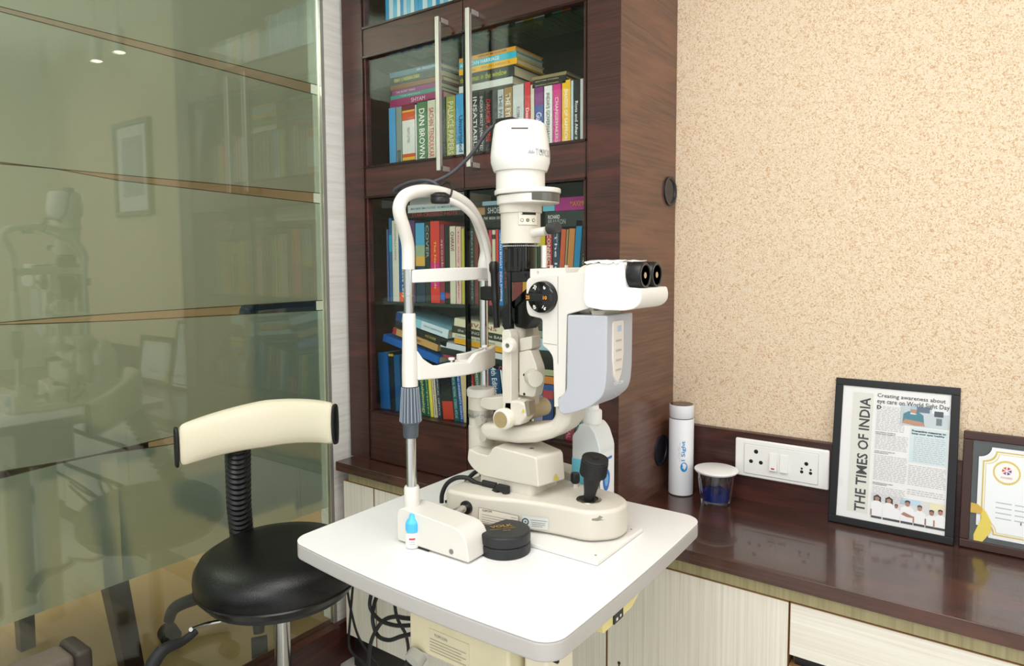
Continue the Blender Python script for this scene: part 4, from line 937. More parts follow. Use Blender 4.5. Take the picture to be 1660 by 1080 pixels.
    for (xa, ya), (xb, yb_) in (((904, 446), (904, 600)), ((879, 556), (903, 560))):
        p, q = onY(xa, ya, YN-.0002), onY(xb, yb_, YN-.0002)
        if abs(xa-xb) < 3: b.box(p.x-.0004, p.x+.0004, YN-.0003, YN+.001, q.z, p.z)
        else: b.prism([(p.x, p.z), (q.x, q.z), (q.x, q.z-.0007), (p.x, p.z-.0007)], YN-.0003, YN+.001)
    b.bm.free()
    p, q = onY(904.5, 448, YN), onY(904.5, 590, YN); B().box(p.x-.0004, p.x+.0004, YN-.0004, YN+.001, q.z, p.z).done('body_seam', mat('seam_shadow', '#8f8a7c', .6), mb, smooth=False)
    p, q = onY(881, 556, YN), onY(903, 559, YN); B().prism([(p.x, p.z), (q.x, q.z), (q.x, q.z-.0008), (p.x, p.z-.0008)], YN-.0004, YN+.001).done('body_seam', mat('seam_shadow', '#8f8a7c', .6), mb, smooth=False)
    # magnification dial
    c = onY(877.5, 482, YN-.008); R_ = .0272
    dl = B().turn((c.x, YN+.001, c.z), (c.x, YN-.012, c.z), [(R_*1.02, 0), (R_, .3), (R_*.97, .85), (R_*.88, 1), (.0001, 1)], 48).done('magnification_dial', BLACKS, t)
    B().box(c.x-R_*.93, c.x+R_*.93, YN-.020, YN-.011, c.z-.0062, c.z+.0062).done('dial_grip', BLACK, dl, bevel=.002)
    yd = YN-.0123
    for s_, dx, dz, m_, yy in (('25', -.019, 0, '#e8902c', YN-.0202), ('10', .0155, 0, '#e8902c', YN-.0202), ('16', .009, -.0175, '#e9e9e4', yd), ('40', -.011, -.0165, '#e9e9e4', yd), ('6', .009, .0165, '#e9e9e4', yd), ('20', -.010, .0165, '#e9e9e4', yd)):
        an = math.atan2(dz, dx) if dz else 0
        xd = Vector((math.cos(an*.5 if dz > 0 else an*.5), 0, math.sin(an*.5))) if dz else Vector((1, 0, 0))
        xd = xd if xd.x > 0 else -xd; ydv = Vector((0, -1, 0)).cross(xd); ydv = -ydv if ydv.z < 0 else ydv
        text('dial_number', s_, (c.x+dx, yy, c.z+dz), xd, ydv, .0078 if len(s_) > 1 else .0045, .0062, bmat(m_, .5), dl, bold=.03, center=True)
    # blue-grey power panel
    o = P2([(919.5, 511), (955, 511.5), (984, 512), (983, 600), (981, 628), (976, 644), (957, 660), (928, 670), (913, 672.5), (906, 668), (903.5, 648), (913, 640), (918, 632)], YN-.004)
    o = fillet(o, [.004, 0, .004, 0, .008, .012, .012, .01, .01, .006, .004, .004, .004])
    gp = B().prism(o, YN-.004, YF+.003).done('side_panel', GREYB, t, bevel=.012, seg=5)
    xr = onY(984, 560, YN-.004).x
    ctl = [(x, y) for x, y in ((970, 515), (983.5, 517), (983, 560), (981, 590), (977, 608), (973, 611), (969, 600), (966, 570), (965, 535), (965, 520))]
    # control strip on the operator's side (faces the eyepieces)
    b = B(); pts = [(YN+.014, .0), (YN+.052, .0), (YN+.052, -.055), (YN+.046, -.085), (YN+.032, -.104), (YN+.020, -.09), (YN+.014, -.06)]
    ztop = onY(984, 522, YN).z
    b.prism(fillet([(y, ztop+z) for y, z in pts], .006), xr-.004, xr+.0018, 'X'); cs = b.done('control_strip', mat('strip_warm_white', '#dcd5cc', .4), gp, bevel=.001)
    for k in range(4): B().box(xr+.001, xr+.0028, YN+.022, YN+.042, ztop-.034-.016*k, ztop-.031-.016*k).done('strip_button', mat('button_grey', '#b5aea6', .4), cs, bevel=.0006)
    B().box(xr+.001, xr+.0024, YN+.028, YN+.042, ztop-.018, ztop-.008).done('strip_icon', mat('icon_blue', '#b0bad2', .4), cs, bevel=.0005)
    text('brand_lettering', 'TOPCON', (xr+.0002, YN+.018, onY(981, 632, YN).z+.004), (0, 1, 0), (0, 0, 1), .034, .0055, mat('faint_white_print', '#e6e8ee', .5), gp)
    # tube housing
    c0 = onY(926, 474, Y0); zc_ = onY(930, 476, YN).z
    hx0 = onY(938, 476, YN).x; hx1 = onY(951, 476, YN).x
    B().turn((hx0-.01, Y0, zc_+.004), (hx1+.006, Y0, zc_+.004), [(.043, 0), (.043, .55), (.041, .6), (.041, .72), (.043, .76), (.043, 1)], 48).done('tube_ring', mat('satin_ivory_ring', '#d8d0bf', .35), t)
    YH0, YH1 = .948, 1.052
    o = P2([(948, 430), (962, 427), (1011, 425), (1014, 466), (1037, 468), (1040, 480), (1038, 492), (1028, 501), (1012, 504), (975, 503), (950, 498), (945, 488)], YH0)
    o = fillet(o, [.008, .004, .006, .002, .003, .006, .008, .008, .006, .006, .006, .01])
    bh = B().prism(o, YH0, YH1).done('binocular_head', SHINYW, t, bevel=.009, seg=5)
    o = P2([(957, 504), (981, 503), (977, 513), (969, 520), (961, 514)], .97); B().prism(fillet(o, .003), .97, 1.03).done('swing_bracket', mat('satin_ivory_ring', '#d8d0bf', .35), t, bevel=.003)
    # torn plastic film on top of the head
    b = B(); zf = onY(960, 424, .96).z; random.seed(5)
    x0_, x1_ = onY(949, 424, .95).x, onY(1006, 424, .95).x
    g = [[b.bm.verts.new((x0_+(x1_-x0_)*i/12, YH0-.002+.1*j/5, zf+random.uniform(-.0015, .003)-(.002 if j == 0 else 0))) for j in range(6)] for i in range(13)]
    for i in range(12):
        for j in range(5): b.bm.faces.new((g[i][j], g[i+1][j], g[i+1][j+1], g[i][j+1]))
    fl = b.done('crinkled_film', mat('crinkled_white_film', '#f3f1ee', .25), bh); so = fl.modifiers.new('s', 'SOLIDIFY'); so.thickness = .0012
    # eyepieces
    LENS = mat('eyepiece_lens', '#c2ad90', .12, .85, coat=1)
    for y, l in ((.972, 'near'), (1.020, 'far')):
        x1 = onY(1047, 447, .972).x if y < 1 else onX(1066.6, 447, -.452).x
        x0 = x1-.045; z = onY(1047, 446.5, .972).z
        a = Vector((x0, y, z)); q = Vector((x1, y, z))
        ep = B().turn(a, q, [(.0190, 0), (.0215, .06), (.0215, .42), (.0208, .45), (.0208, .50), (.0215, .54), (.0215, .88), (.0205, .97), (.0185, 1), (.0158, 1), (.0148, .94), (.0142, .94)], 52).done('eyepiece', BLACK, t)
        B().lathe([(.0001, .0024), (.006, .0019), (.0115, .0008), (.0142, 0)], 36, Matrix.Translation(q-Vector((.0028, 0, 0))) @ Matrix.Rotation(PI/2, 4, 'Y'), caps=False).done('lens', LENS, ep)
        B().turn(q-Vector((.0008, 0, 0)), q+Vector((.0004, 0, 0)), [(.0186, 0), (.0186, 1), (.0176, 1), (.0176, 0)], 44).done('rim_ring', mat('grey_rim', '#6f6f6c', .3, .5), ep)
        b = B()
        for k in range(14):
            an = PI+ .55-k*.16; b.box(.010, .010+(.006 if k % 4 == 0 else .003), -.00035, .00035, .0215, .02175, Matrix.Translation((x0, y, z)) @ Matrix.Rotation(-an+PI*.85, 4, 'X'))
        b.done('dioptre_marks', WPRINT, ep, smooth=False)
    # white tag sticking out behind the panel
    p = onY(980, 630, 1.01)
    B().tube([(p.x-.02, 1.01, p.z+.002), (p.x, 1.01, p.z+.001), (p.x+.012, 1.01, p.z-.002), (p.x+.022, 1.008, p.z-.005)], .0028).done('cable_tie_tail', SHINYW, t)
    # --- head rest
    XF, YA, YZ = -.804, .811, 1.012
    zN = lambda py: zat(XF, YA, py); zF = lambda py: zat(XF, YZ, py)
    B().lathe([(.0135, TZ+.055), (.0130, TZ+.090), (.0115, TZ+.093)], 32, Matrix.Translation((XF, YA, 0))).done('post_socket', WHITE, t)
    B().cyl((XF, YA, TZ+.09), (XF, YA, zN(690)), .0086).done('support_post', CHROME, t)
    b = B().lathe([(.0115, zN(709)), (.0130, zN(706)), (.0135, zN(688)), (.0150, zN(686)), (.0175, zN(684)), (.0168, zN(676)), (.0150, zN(650)), (.0132, zN(627))], 36, Matrix.Translation((XF, YA, 0)))
    gk = b.done('height_knob', GREYR, t)
    b = B()
    for k in range(18):
        an = 2*PI*k/18; Mr = Matrix.Translation((XF, YA, 0)) @ Matrix.Rotation(an, 4, 'Z')
        b.prism([(.0162, zN(684)), (.0188, zN(682)), (.0182, zN(674)), (.0150, zN(628)), (.012, zN(627))], -.0009, .0009, 'Y', Mr)
    b.done('knob_ribs', mat('ribs_pale_grey', '#8a939d', .35), gk, smooth=False)
    sl = B().lathe([(.0134, zN(626)), (.0134, zN(600)), (.0122, zN(560)), (.0108, zN(510)), (.0098, zN(508))], 40, Matrix.Translation((XF, YA, 0))).done('chin_rest_sleeve', WHITE, t)
    B().cyl((XF, YA, zN(509)), (XF, YA, zN(437)), .0083).done('support_post', CHROME, t)
    B().lathe([(.0085, 0), (.0085, .0008)], 28, Matrix.Translation((XF, YA, zN(480)))).done('post_seam', GREYP, t)
    B().cyl((XF, YZ, TZ+.06), (XF, YZ, zF(450)), .0082).done('support_post', CHROME, t)
    B().cyl((XF, YZ, TZ+.01), (XF, YZ, TZ+.07), .012).done('post_socket', WHITE, t)
    # chin rest: bowed band between the posts
    N = 24; path = [(XF+.012+.030*math.sin(PI*i/N), YA+.004+(YZ+.012-YA-.004)*i/N) for i in range(N+1)]
    z0c = zN(614)+.002
    def top(u):
        if u < .14: return z0c+.047-.030*(u/.14)**.6
        if u < .46: return z0c+.017+.004*math.sin((u-.14)/.32*PI)
        if u < .56: return z0c+.018+.014*((u-.46)/.10)
        return z0c+.032+.004*(u-.56)
    B().band(path, lambda u: z0c-.004+.006*math.sin(PI*u)*0-.002*u, top, .010).done('chin_rest', WHITE, t, bevel=.003)
    B().band([(x-.022, y) for x, y in path[11:]], lambda u: z0c+.016, lambda u: z0c+.030, .008).done('chin_cup_back', WHITE, t, bevel=.002)
    cup = [(x, y) for x, y in path[11:]]+[(x-.030, y) for x, y in reversed(path[11:])]
    B().prism(cup, z0c+.012, z0c+.019, 'Z').done('chin_cup_floor', WHITE, t, bevel=.002)
    pk = path[8]
    for i_ in (7, 18):
        pk = path[i_]; zt_ = top(i_/N)
        B().turn((pk[0], pk[1], zt_-.002), (pk[0], pk[1], zt_+.008), [(.002, 0), (.002, .5), (.0055, .6), (.0055, .95), (.0045, 1)], 24).done('paper_pin', WHITE, t)
    # bow tube
    pts = [(XF, YA, zN(437)), (XF, YA, zN(400))]
    for px, py in ((655.5, 372), (648.5, 350), (647.5, 334), (655, 319.5), (670, 312), (690, 309.5), (712, 312), (735, 319), (756, 332), (771, 352), (781, 378), (787.5, 405)):
        q = onX(px, py, -.802); pts.append(tuple(q))
    pts += [(XF, YZ, zF(430)), (XF, YZ, zF(455))]
    B().tube(pts, .0108, 20, 6).done('headrest_bow', WHITE, t)
    B().tube([tuple(onX(px, py, XX)) for px, py, XX in ((715, 320, -.80), (730, 325, -.79), (750, 336, -.785), (768, 354, -.785), (781, 378, -.79), (789, 405, -.79), (794, 435, -.79), (795.5, 465, -.79))], .0055, 14).done('fixation_lamp_tube', WHITE, t)
    # forehead strap
    path = [(XF+.009+.012*math.sin(PI*i/N), YA+(YZ-YA+.004)*i/N) for i in range(N+1)]
    za, zb = zN(448), zF(443)
    B().band(path, lambda u: za-.0108+(zb-za)*u, lambda u: za+.0105+(zb-za)*u+.002*math.sin(PI*u), .005).done('forehead_strap', SHINYW, t, bevel=.0015)
    # fixation lamp bracket on the far post
    p = onY(795, 475, 1.015)
    B().box(p.x-.017, p.x+.014, 1.003, 1.03, p.z-.014, p.z+.013).done('lamp_bracket', BLACK, t, bevel=.003)
    c = onY(803, 470, 1.012)
    B().turn((c.x, 1.008, onY(803, 424, 1.012).z), (c.x+.006, 1.008, onY(808, 531, 1.012).z), [(.006, 0), (.0095, .04), (.0095, .14), (.0072, .18), (.0072, .55), (.0085, .6), (.0070, .63), (.0060, 1)], 28).done('fixation_lamp', BLACK, t)
    # black cap and cord tie on the bow
    c = onX(705, 318, -.79)
    B().turn((c.x+.012, c.y, c.z+.005), (c.x+.012, c.y, c.z-.013), [(.010, 0), (.016, .2), (.0165, .35), (.0155, .5), (.0165, .6), (.0160, .9), (.014, 1)], 36).done('black_cup', BLACK, t)
    c = onX(722, 315, -.80)
    ring = [(c.x+.015*math.cos(a), c.y+.004*math.sin(a), c.z+.004+.017*math.sin(a)) for a in [k*.5 for k in range(14)]]
    B().tube(ring, .0018, 8, 3).done('cord_tie', BLACK, t)
    # lamp cord from the top of the housing, looped over the bow
    cp = [(805, 203, 1.0), (796, 207, .995), (783, 222, .985), (768, 245, .975), (750, 265, .965), (730, 282, .95), (708, 293, .935), (685, 300, .92), (662, 305, .91), (642, 311, .905), (643, 306, .90), (662, 297, .895), (682, 293, .89), (697, 294, .895), (707, 299, .90), (712, 306, .895), (714, 313, .89)]
    B().tube([tuple(onY(x, y, Y)) for x, y, Y in cp], .0036, 12).done('lamp_cord', CHARC, t)
    a, c = onY(804, 203, 1.0), onY(835, 198, 1.0)
    B().tube([tuple(a+Vector((-.006, 0, -.004))), tuple(a+Vector((.004, 0, 0))), tuple(a+Vector((.012, 0, .002)))], [.0042, .0075, .008], 12).done('plug_boot', BLACK, t)
    B().box(a.x+.006, c.x, .988, 1.012, a.z-.006, a.z+.009).done('lamp_plug', BLACK, t, bevel=.003)
    # cables and plugs on the base
    def ct(*p): return [tuple(onY(x, y, Y)) for x, y, Y in p]
    B().tube(ct((716, 815, .93), (717, 800, .93), (725, 784, .935), (740, 775, .94), (757, 775, .95), (772, 783, .955), (788, 787, .955), (800, 788, .955)), .0042, 12).done('signal_cable', RUBBER, t)
    B().tube(ct((776, 762, .98), (765, 770, .975), (755, 783, .965), (754, 793, .955), (762, 801, .95), (778, 804, .945), (793, 801, .945)), .0042, 12).done('signal_cable', RUBBER, t)
    B().tube(ct((786, 768, 1.0), (770, 782, .99), (752, 796, .97), (735, 810, .95), (722, 815, .94)), .0042, 12).done('signal_cable', RUBBER, t)
    a, c = onY(783, 783, .953), onY(805, 788, .953)
    B().cyl(a, c, .0058).done('cable_plug', RUBBER, t)
    a, c = onY(792, 801, .944), onY(810, 796, .944)
    B().turn(a, c, [(.005, 0), (.006, .1), (.005, .2), (.0062, .3), (.005, .4), (.0065, .5), (.005, .6), (.007, .7), (.007, 1)], 20).done('cable_plug', RUBBER, t)
    e_ = onY(818, 803, .944)
    B().box(onY(806, 800, .944).x, onY(824, 800, .944).x, .938, .95, onY(820, 797, .944).z, onY(820, 788, .944).z).cyl((e_.x+.003, .944, TZ+.0615), (e_.x+.003, .944, onY(820, 790, .944).z), .0072).done('elbow_plug', RUBBER, t, bevel=.0015)
slit_lamp()

# ================================================================== THINGS ON THE TABLE
def eye_drops():
    c = onZ(665, 889, TZ); t = thing('eye_drop_bottle', 'small white eye drop bottle with light blue cap on the white table', 'bottle', (c.x, c.y+.004, TZ)); y = c.y+.006; x = c.x
    A = Matrix.Translation((x, y, TZ+.0003)); k = 1.0
    bd = B().lathe([(.0095, 0), (.0118, .0015), (.0120, .004), (.0120, .020), (.0112, .024), (.0085, .0265), (.0075, .028)], 32, A).done('bottle_body', SHINYW, t)
    cp = B().lathe([(.0105, .0275), (.0112, .029), (.0108, .042), (.0095, .0455), (.0060, .049), (.0048, .055), (.0040, .0565), (.0001, .0567)], 32, A).done('cap', mat('sky_blue_cap', '#55bfee', .35), t)
    b = B()
    for i in range(30): b.box(.0105, .01145, -.0004, .0004, .0295, .0415, A @ Matrix.Rotation(i*2*PI/30, 4, 'Z'))
    b.done('cap_ridges', mat('sky_blue_cap', '#55bfee'), cp, smooth=False)
    for nm, z0, z1, a0, a1, m in (('red_band', .0165, .0195, -75, -25, mat('red_print', '#c2382c', .5)), ('label_line', .0125, .0133, -65, -30, GREYP), ('label_line', .009, .0098, -70, -25, GREYP)):
        b = B(); rows = []
        for i in range(9):
            a = math.radians(a0+(a1-a0)*i/8); rows.append([b.bm.verts.new((x+.01212*math.cos(a), y+.01212*math.sin(a), TZ+z)) for z in (z0, z1)])
        for u, v in zip(rows, rows[1:]): b.bm.faces.new((u[0], v[0], v[1], u[1]))
        b.done(nm, m, bd, smooth=False)
eye_drops()
def lens_case():
    L_, R_, F_ = onZ(784, 885, TZ), onZ(867, 885, TZ), onZ(826, 917, TZ)
    x, y, r = -.648, .866, .0425
    t = thing('lens_case', 'round black lens case with gold lettering, lying before the slit lamp', 'case', (x, y, TZ))
    flat = math.radians(168); o = []
    for k in range(60):
        a = 2*PI*k/60; d = (a-flat+PI) % (2*PI)-PI
        rr = r if abs(d) > .72 else r*math.cos(.72)/math.cos(d); o.append((x+rr*math.cos(a), y+rr*math.sin(a)))
    B().prism(o, TZ+.0003, TZ+.0165, 'Z').done('case_bottom', mat('case_black', '#202124', .42, bump=.15, bscale=1500), t, bevel=.0012)
    lid = B().prism(o, TZ+.0172, TZ+.036, 'Z').done('lid', mat('case_black', '#202124'), t, bevel=.0035, seg=5)
    B().prism([(x+(p[0]-x)*.985, y+(p[1]-y)*.985) for p in o], TZ+.016, TZ+.0175, 'Z').done('case_seam', BLACK, t, smooth=False)
    G = mat('gold_print', '#b08a3c', .4, .5); u = Vector((.62, .78, 0)).normalized(); v = Vector((-u.y, u.x, 0))
    cc = Vector((x-.005, y, TZ+.0362))
    text('lettering', 'VOLK', cc+v*.006, u, v, .038, .0105, G, lid, bold=.03, center=True)
    text('lettering', 'DOUBLE ASPHERIC', cc-v*.005, u, v, .044, .0035, G, lid, center=True)
    text('lettering', '78 D', cc-v*.014+u*.004, u, v, .013, .0045, G, lid, center=True)
lens_case()
def sanitizer():
    X1, Yn, Yf = -.602, 1.105, 1.165; X0 = onY(927, 740, Yn).x
    t = thing('sanitizer_bottle', 'translucent rectangular hand sanitizer bottle with blue liquid behind the slit lamp', 'bottle', ((X0+X1)/2, 1.135, TZ))
    zsh = onY(965, 700, Yn).z; ztop = onY(965, 690, Yn).z; zn = onY(963, 678, 1.12).z; zc = onY(963, 655, 1.12).z
    zs = onY(930, 706, Yn).z
    xm = (X0+X1)/2
    hz0 = TZ+.0005
    o = fillet([(X0, hz0), (X1, hz0), (X1, zs-.018), (xm+.020, zs+.012), (xm+.008, zs+.024), (xm-.014, zs+.024), (X0+.010, zs+.010), (X0, zs)], [.004, .004, .006, .012, .004, .004, .01, .008])
    HD = mat('milky_bottle_plastic', '#eef3f4', .35, trans=.12, spec=.4)
    B().prism(o, Yn, Yf).done('bottle_body', mat('milky_bottle_plastic', '#eef3f4'), t, bevel=.007, seg=4)
    zl = onY(945, 745, Yn).z
    B().box(X0-.0004, X1-.022, Yn-.0006, Yn+.004, hz0+.004, zl).done('liquid', mat('blue_liquid', '#7fdaf4', .3), t, bevel=.002)
    nk = xm-.003
    cp = B().lathe([(.0185, zs+.022), (.0190, zs+.024), (.0190, zs+.046), (.0175, zs+.048), (.0135, zs+.050), (.0125, zs+.058), (.0001, zs+.0585)], 36, Matrix.Translation((nk, 1.135, 0))).done('cap', mat('cap_white', '#f0f0ec', .35), t)
    lb = B().box(X1-.020, X1+.0006, Yn-.0006, Yn+.001, hz0+.006, zs-.03).box(X1-.001, X1+.0008, Yn-.0006, Yf-.006, hz0+.006, zs-.03).done('label', mat('label_white', '#eef0f2', .4), t, smooth=False)
    zz = zs-.045
    DB = mat('label_blue', '#3f74c4', .5); LB = mat('label_light_blue', '#7fb4e6', .5)
    dr = []
    for k in range(30):
        a = 2*PI*k/30; r = .0165*(1 if math.sin(a) < .2 else 1-.35*(math.sin(a)-.2)); dr.append((X1+.0012, Yn+.024+r*.85*math.cos(a), hz0+.058+1.5*r*math.sin(a)))
    B().poly(dr).done('drop_emblem', DB, lb, smooth=False)
    B().poly([(X1+.0016, y_*.55+(Yn+.024)*.45, z_*.55+(hz0+.055)*.45) for _, y_, z_ in dr]).done('drop_centre', LB, lb, smooth=False)
    for k in range(10): B().poly([(X1-.018, Yn-.0008, hz0+.012+.009*k), (X1-.004, Yn-.0008, hz0+.012+.009*k), (X1-.004, Yn-.0008, hz0+.0135+.009*k), (X1-.018, Yn-.0008, hz0+.0135+.009*k)]).done('label_line', DB if k > 7 else GREYP, lb, smooth=False)
    B().poly([(X1+.0012, Yn+.008, zz), (X1+.0012, Yn+.046, zz), (X1+.0012, Yn+.046, zz+.005), (X1+.0012, Yn+.008, zz+.005)]).done('label_title', DB, lb, smooth=False)
sanitizer()

# ================================================================== STOOL AND SEATS
def swivel_stool():
    cx, cy = -1.361, .934
    t = thing('swivel_stool', 'black round swivel stool with curved cream backrest beside the glass partition', 'stool', (cx, cy, 0))
    A = Matrix.Translation((cx, cy, .028)) @ Matrix.Diagonal((.935, .935, 1, 1))
    st = B().lathe([(.10, .462), (.170, .464), (.190, .474), (.200, .492), (.202, .508), (.199, .526), (.187, .545), (.160, .561), (.11, .571), (.05, .575), (.0001, .576)], 64, A).done('seat', VINYLB, t)
    B().lathe([(.188, .470), (.1995, .484), (.2015, .487), (.1985, .490)], 64, A, caps=False).done('seat_piping', mat('piping_black', '#0c0c0c', .3), st)
    B().lathe([(.09, .452), (.176, .456), (.180, .468), (.10, .468)], 48, A).done('seat_pan', mat('pan_dark_grey', '#2a2a2c', .4), t)
    B().cyl((cx, cy, .09), (cx, cy, .485), .0185).done('gas_post', CHROME, t)
    B().cyl((cx, cy, .05), (cx, cy, .15), .032).done('post_sleeve', BLACK, t)
    for k in range(5):
        a = 2*PI*k/5+.3; d = Vector((math.cos(a), math.sin(a), 0)); p = Vector((cx, cy, .10))
        lg = B().tube([tuple(p), tuple(p+d*.11+Vector((0, 0, -.004))), tuple(p+d*.22+Vector((0, 0, -.03)))], [.022, .018, .014], 12).done('leg', BLACK, t)
        q = p+d*.22; B().cyl((q.x-d.y*.02, q.y+d.x*.02, .026), (q.x+d.y*.02, q.y-d.x*.02, .026), .026).done('caster', RUBBER, lg)
    # corrugated backrest stem
    Mb = Vector((-1.363, .888, 0)); Mb = Vector((onZ(429, 690, .885).x, onZ(429, 690, .885).y, 0))
    ul = Vector((-.78, -.626, 0)).normalized(); nc = Vector((.626, -.78, 0)).normalized()
    q0, q1 = onZ(392, 868, .555), onZ(385, 712, .850)
    pts = [q0-Vector((0, 0, .02)), q0, q0.lerp(q1, .35)+Vector((.0, -.004, 0)), q0.lerp(q1, .7)+Vector((.0, -.002, 0)), q1]
    b = B(); Q = []
    for i in range(len(pts)-1):
        for k in range(26): Q.append(pts[i].lerp(pts[i+1], k/26))
    b.tube([tuple(q) for q in Q], [.0262+.0026*(1 if (i//2) % 2 else -1) for i in range(len(Q))], 28, 1)
    b.done('stem_bellows', mat('bellows_black', '#131313', .35), t)
    # cushion: curved pad, taller in the middle
    N = 36; h_ = math.radians(37); R_ = .168/math.sin(h_)
    b = B(); rows = []
    prof = [(-.048, 0), (-.046, .013), (-.030, .022), (0, .026), (.030, .022), (.046, .013), (.048, 0), (.046, -.012), (.03, -.018), (0, -.02), (-.03, -.018), (-.046, -.012)]
    def cush(f, h, w):
        e = abs(f/h_); w *= 1-.62*e**7; p = Mb+ul*(R_-w)*math.sin(f)+nc*(R_-(R_-w)*math.cos(f))
        p.z = .889-.022*math.sin(f)/math.sin(h_)-.012*e*e+h*(1.14-.17*e); return p
    for i in range(N+1):
        f = -h_+2*h_*i/N; e = abs(f/h_); sc = 1 if e < .94 else 1-((e-.94)/.06)**2*.12
        rows.append([b.bm.verts.new(cush(f, h*sc, w)) for h, w in prof])
    for u, v in zip(rows, rows[1:]):
        for k in range(12): b.bm.faces.new((u[k], u[(k+1) % 12], v[(k+1) % 12], v[k]))
    b.bm.faces.new(rows[0]); b.bm.faces.new(rows[-1][::-1])
    cu = b.done('backrest', VINYLC, t); ss = cu.modifiers.new('ss', 'SUBSURF'); ss.levels = 1; ss.render_levels = 1
    for f in (-h_-.012, h_+.012):
        p = [tuple(cush(f, h*.90, w*.98)) for h, w in prof]
        B().tube(p+[p[0]], .0035, 8, 3).done('end_piping', BLACK, cu)
        m_ = B(); m_.bm.faces.new([m_.bm.verts.new(q) for q in p]); m_.done('end_panel', VINYLB, cu)
    B().tube([(-1.375, .79, .465), (-1.385, .76, .468), (-1.36, .715, .485)], .0045, 10).done('lever_rod', CHROME, t)
    a, c = onX(318, 1023, -1.365), onX(296, 1040, -1.365); d = onX(262, 1056, -1.365); e = onX(240, 1092, -1.365)
    B().tube([tuple(a), tuple(c), tuple(d), tuple(e)], [.0075, .009, .013, .015], 14, 4).done('lever_grip', RUBBER, t)
swivel_stool()
def armchair():
    t = thing('armchair', 'taupe fabric armchair with dark trim, only its arm end at bottom left', 'chair', (-1.33, .25, 0))
    FB = mat('taupe_fabric', '#665c50', .85, bump=.4, bscale=500, var=.12, vscale=120)
    B().box(-1.47, -1.395, -.10, .515, .44, .518).done('armrest', FB, t, bevel=.014)
    B().box(-1.475, -1.39, .512, .542, .43, .521).done('arm_end_trim', mat('dark_brown_trim', '#3a332c', .5), t, bevel=.010)
    B().box(-1.39, -.95, -.10, .42, .34, .45).done('seat', FB, t, bevel=.02)
    B().box(-1.0, -.92, -.10, .485, .36, .525).done('armrest', FB, t, bevel=.014)
    for x in (-1.44, -.95):
        for y in (-.06, .49): B().box(x-.018, x+.018, y-.018, y+.018, 0, .45).done('leg', mat('dark_brown_trim', '#3a332c'), t, smooth=False)
armchair()

# ================================================================== BEYOND THE PARTITION
def beyond():
    t = thing('dark_table', 'dark wood table with slanted leg standing beyond the glass partition', 'table', (-2.2, .8, 0))
    TW = mat('dark_red_wood', '#2a130e', .35)
    a, c = onX(187, 950, -2.1), onX(213, 1080, -2.1); d = (a-c)/(a.z-c.z)
    p0, p1 = c-d*c.z, c+d*(.72-c.z)
    for (x, y, k) in ((p0.x, p0.y, 1), (-2.56, .80, 0), (-2.56, -.35, 0), (-2.1, -.35, 0)):
        dx, dy = (d.x*.72, d.y*.72) if k else (0, 0); w = .032 if k else .026
        b = B(); lo = [b.bm.verts.new((x+i*w*.8, y+j*w*.8, 0)) for i, j in ((-1, -1), (1, -1), (1, 1), (-1, 1))]; hi = [b.bm.verts.new((x+dx+i*w, y+dy+j*w, .70)) for i, j in ((-1, -1), (1, -1), (1, 1), (-1, 1))]
        b.bm.faces.new(lo[::-1]); b.bm.faces.new(hi)
        for i in range(4): b.bm.faces.new((lo[i], lo[(i+1) % 4], hi[(i+1) % 4], hi[i]))
        b.done('leg', TW, t, smooth=False)
    B().box(-2.75, -2.0, -.5, .95, .70, .74).done('top', TW, t, bevel=.003)
    cx, cy = -2.13, 1.36
    o = thing('office_chair', 'navy blue office chair seen blurred through the frosted glass, with black star base', 'chair', (cx, cy, 0))
    NV = mat('navy_fabric', '#16263a', .8)
    q0, q1 = onX(383, 490, -2.25), onX(530, 490, -2.25)
    B().prism(fillet([(q0.y, .60), (q0.y+.02, q0.z), (q1.y, q0.z), (q1.y+.02, .60)], .05), -2.28, -2.20, 'X').done('backrest', NV, o, bevel=.02)
    B().prism(fillet([(-2.33, 1.12), (-1.88, 1.12), (-1.88, 1.60), (-2.33, 1.60)], .06), .44, .52, 'Z').done('seat', NV, o, bevel=.02)
    B().cyl((cx, cy, .09), (cx, cy, .20), .035).cyl((cx, cy, .20), (cx, cy, .45), .026).done('column', mat('column_dark_grey', '#3b3d3e', .4), o)
    for k in range(5):
        a = math.atan2(1.074-cy, -2.199-cx)+2*PI*k/5; d = Vector((math.cos(a), math.sin(a), 0)); p = Vector((cx, cy, .125))
        lg = B().tube([tuple(p), tuple(p+d*.15), tuple(p+d*.26+Vector((0, 0, -.008))), tuple(p+d*.285+Vector((0, 0, -.05)))], [.024, .022, .02, .016], 12).done('leg', BLACK, o)
        q = p+d*.285; B().cyl((q.x-d.y*.024, q.y+d.x*.024, .031), (q.x+d.y*.024, q.y-d.x*.024, .031), .031).done('caster', RUBBER, lg)
beyond()

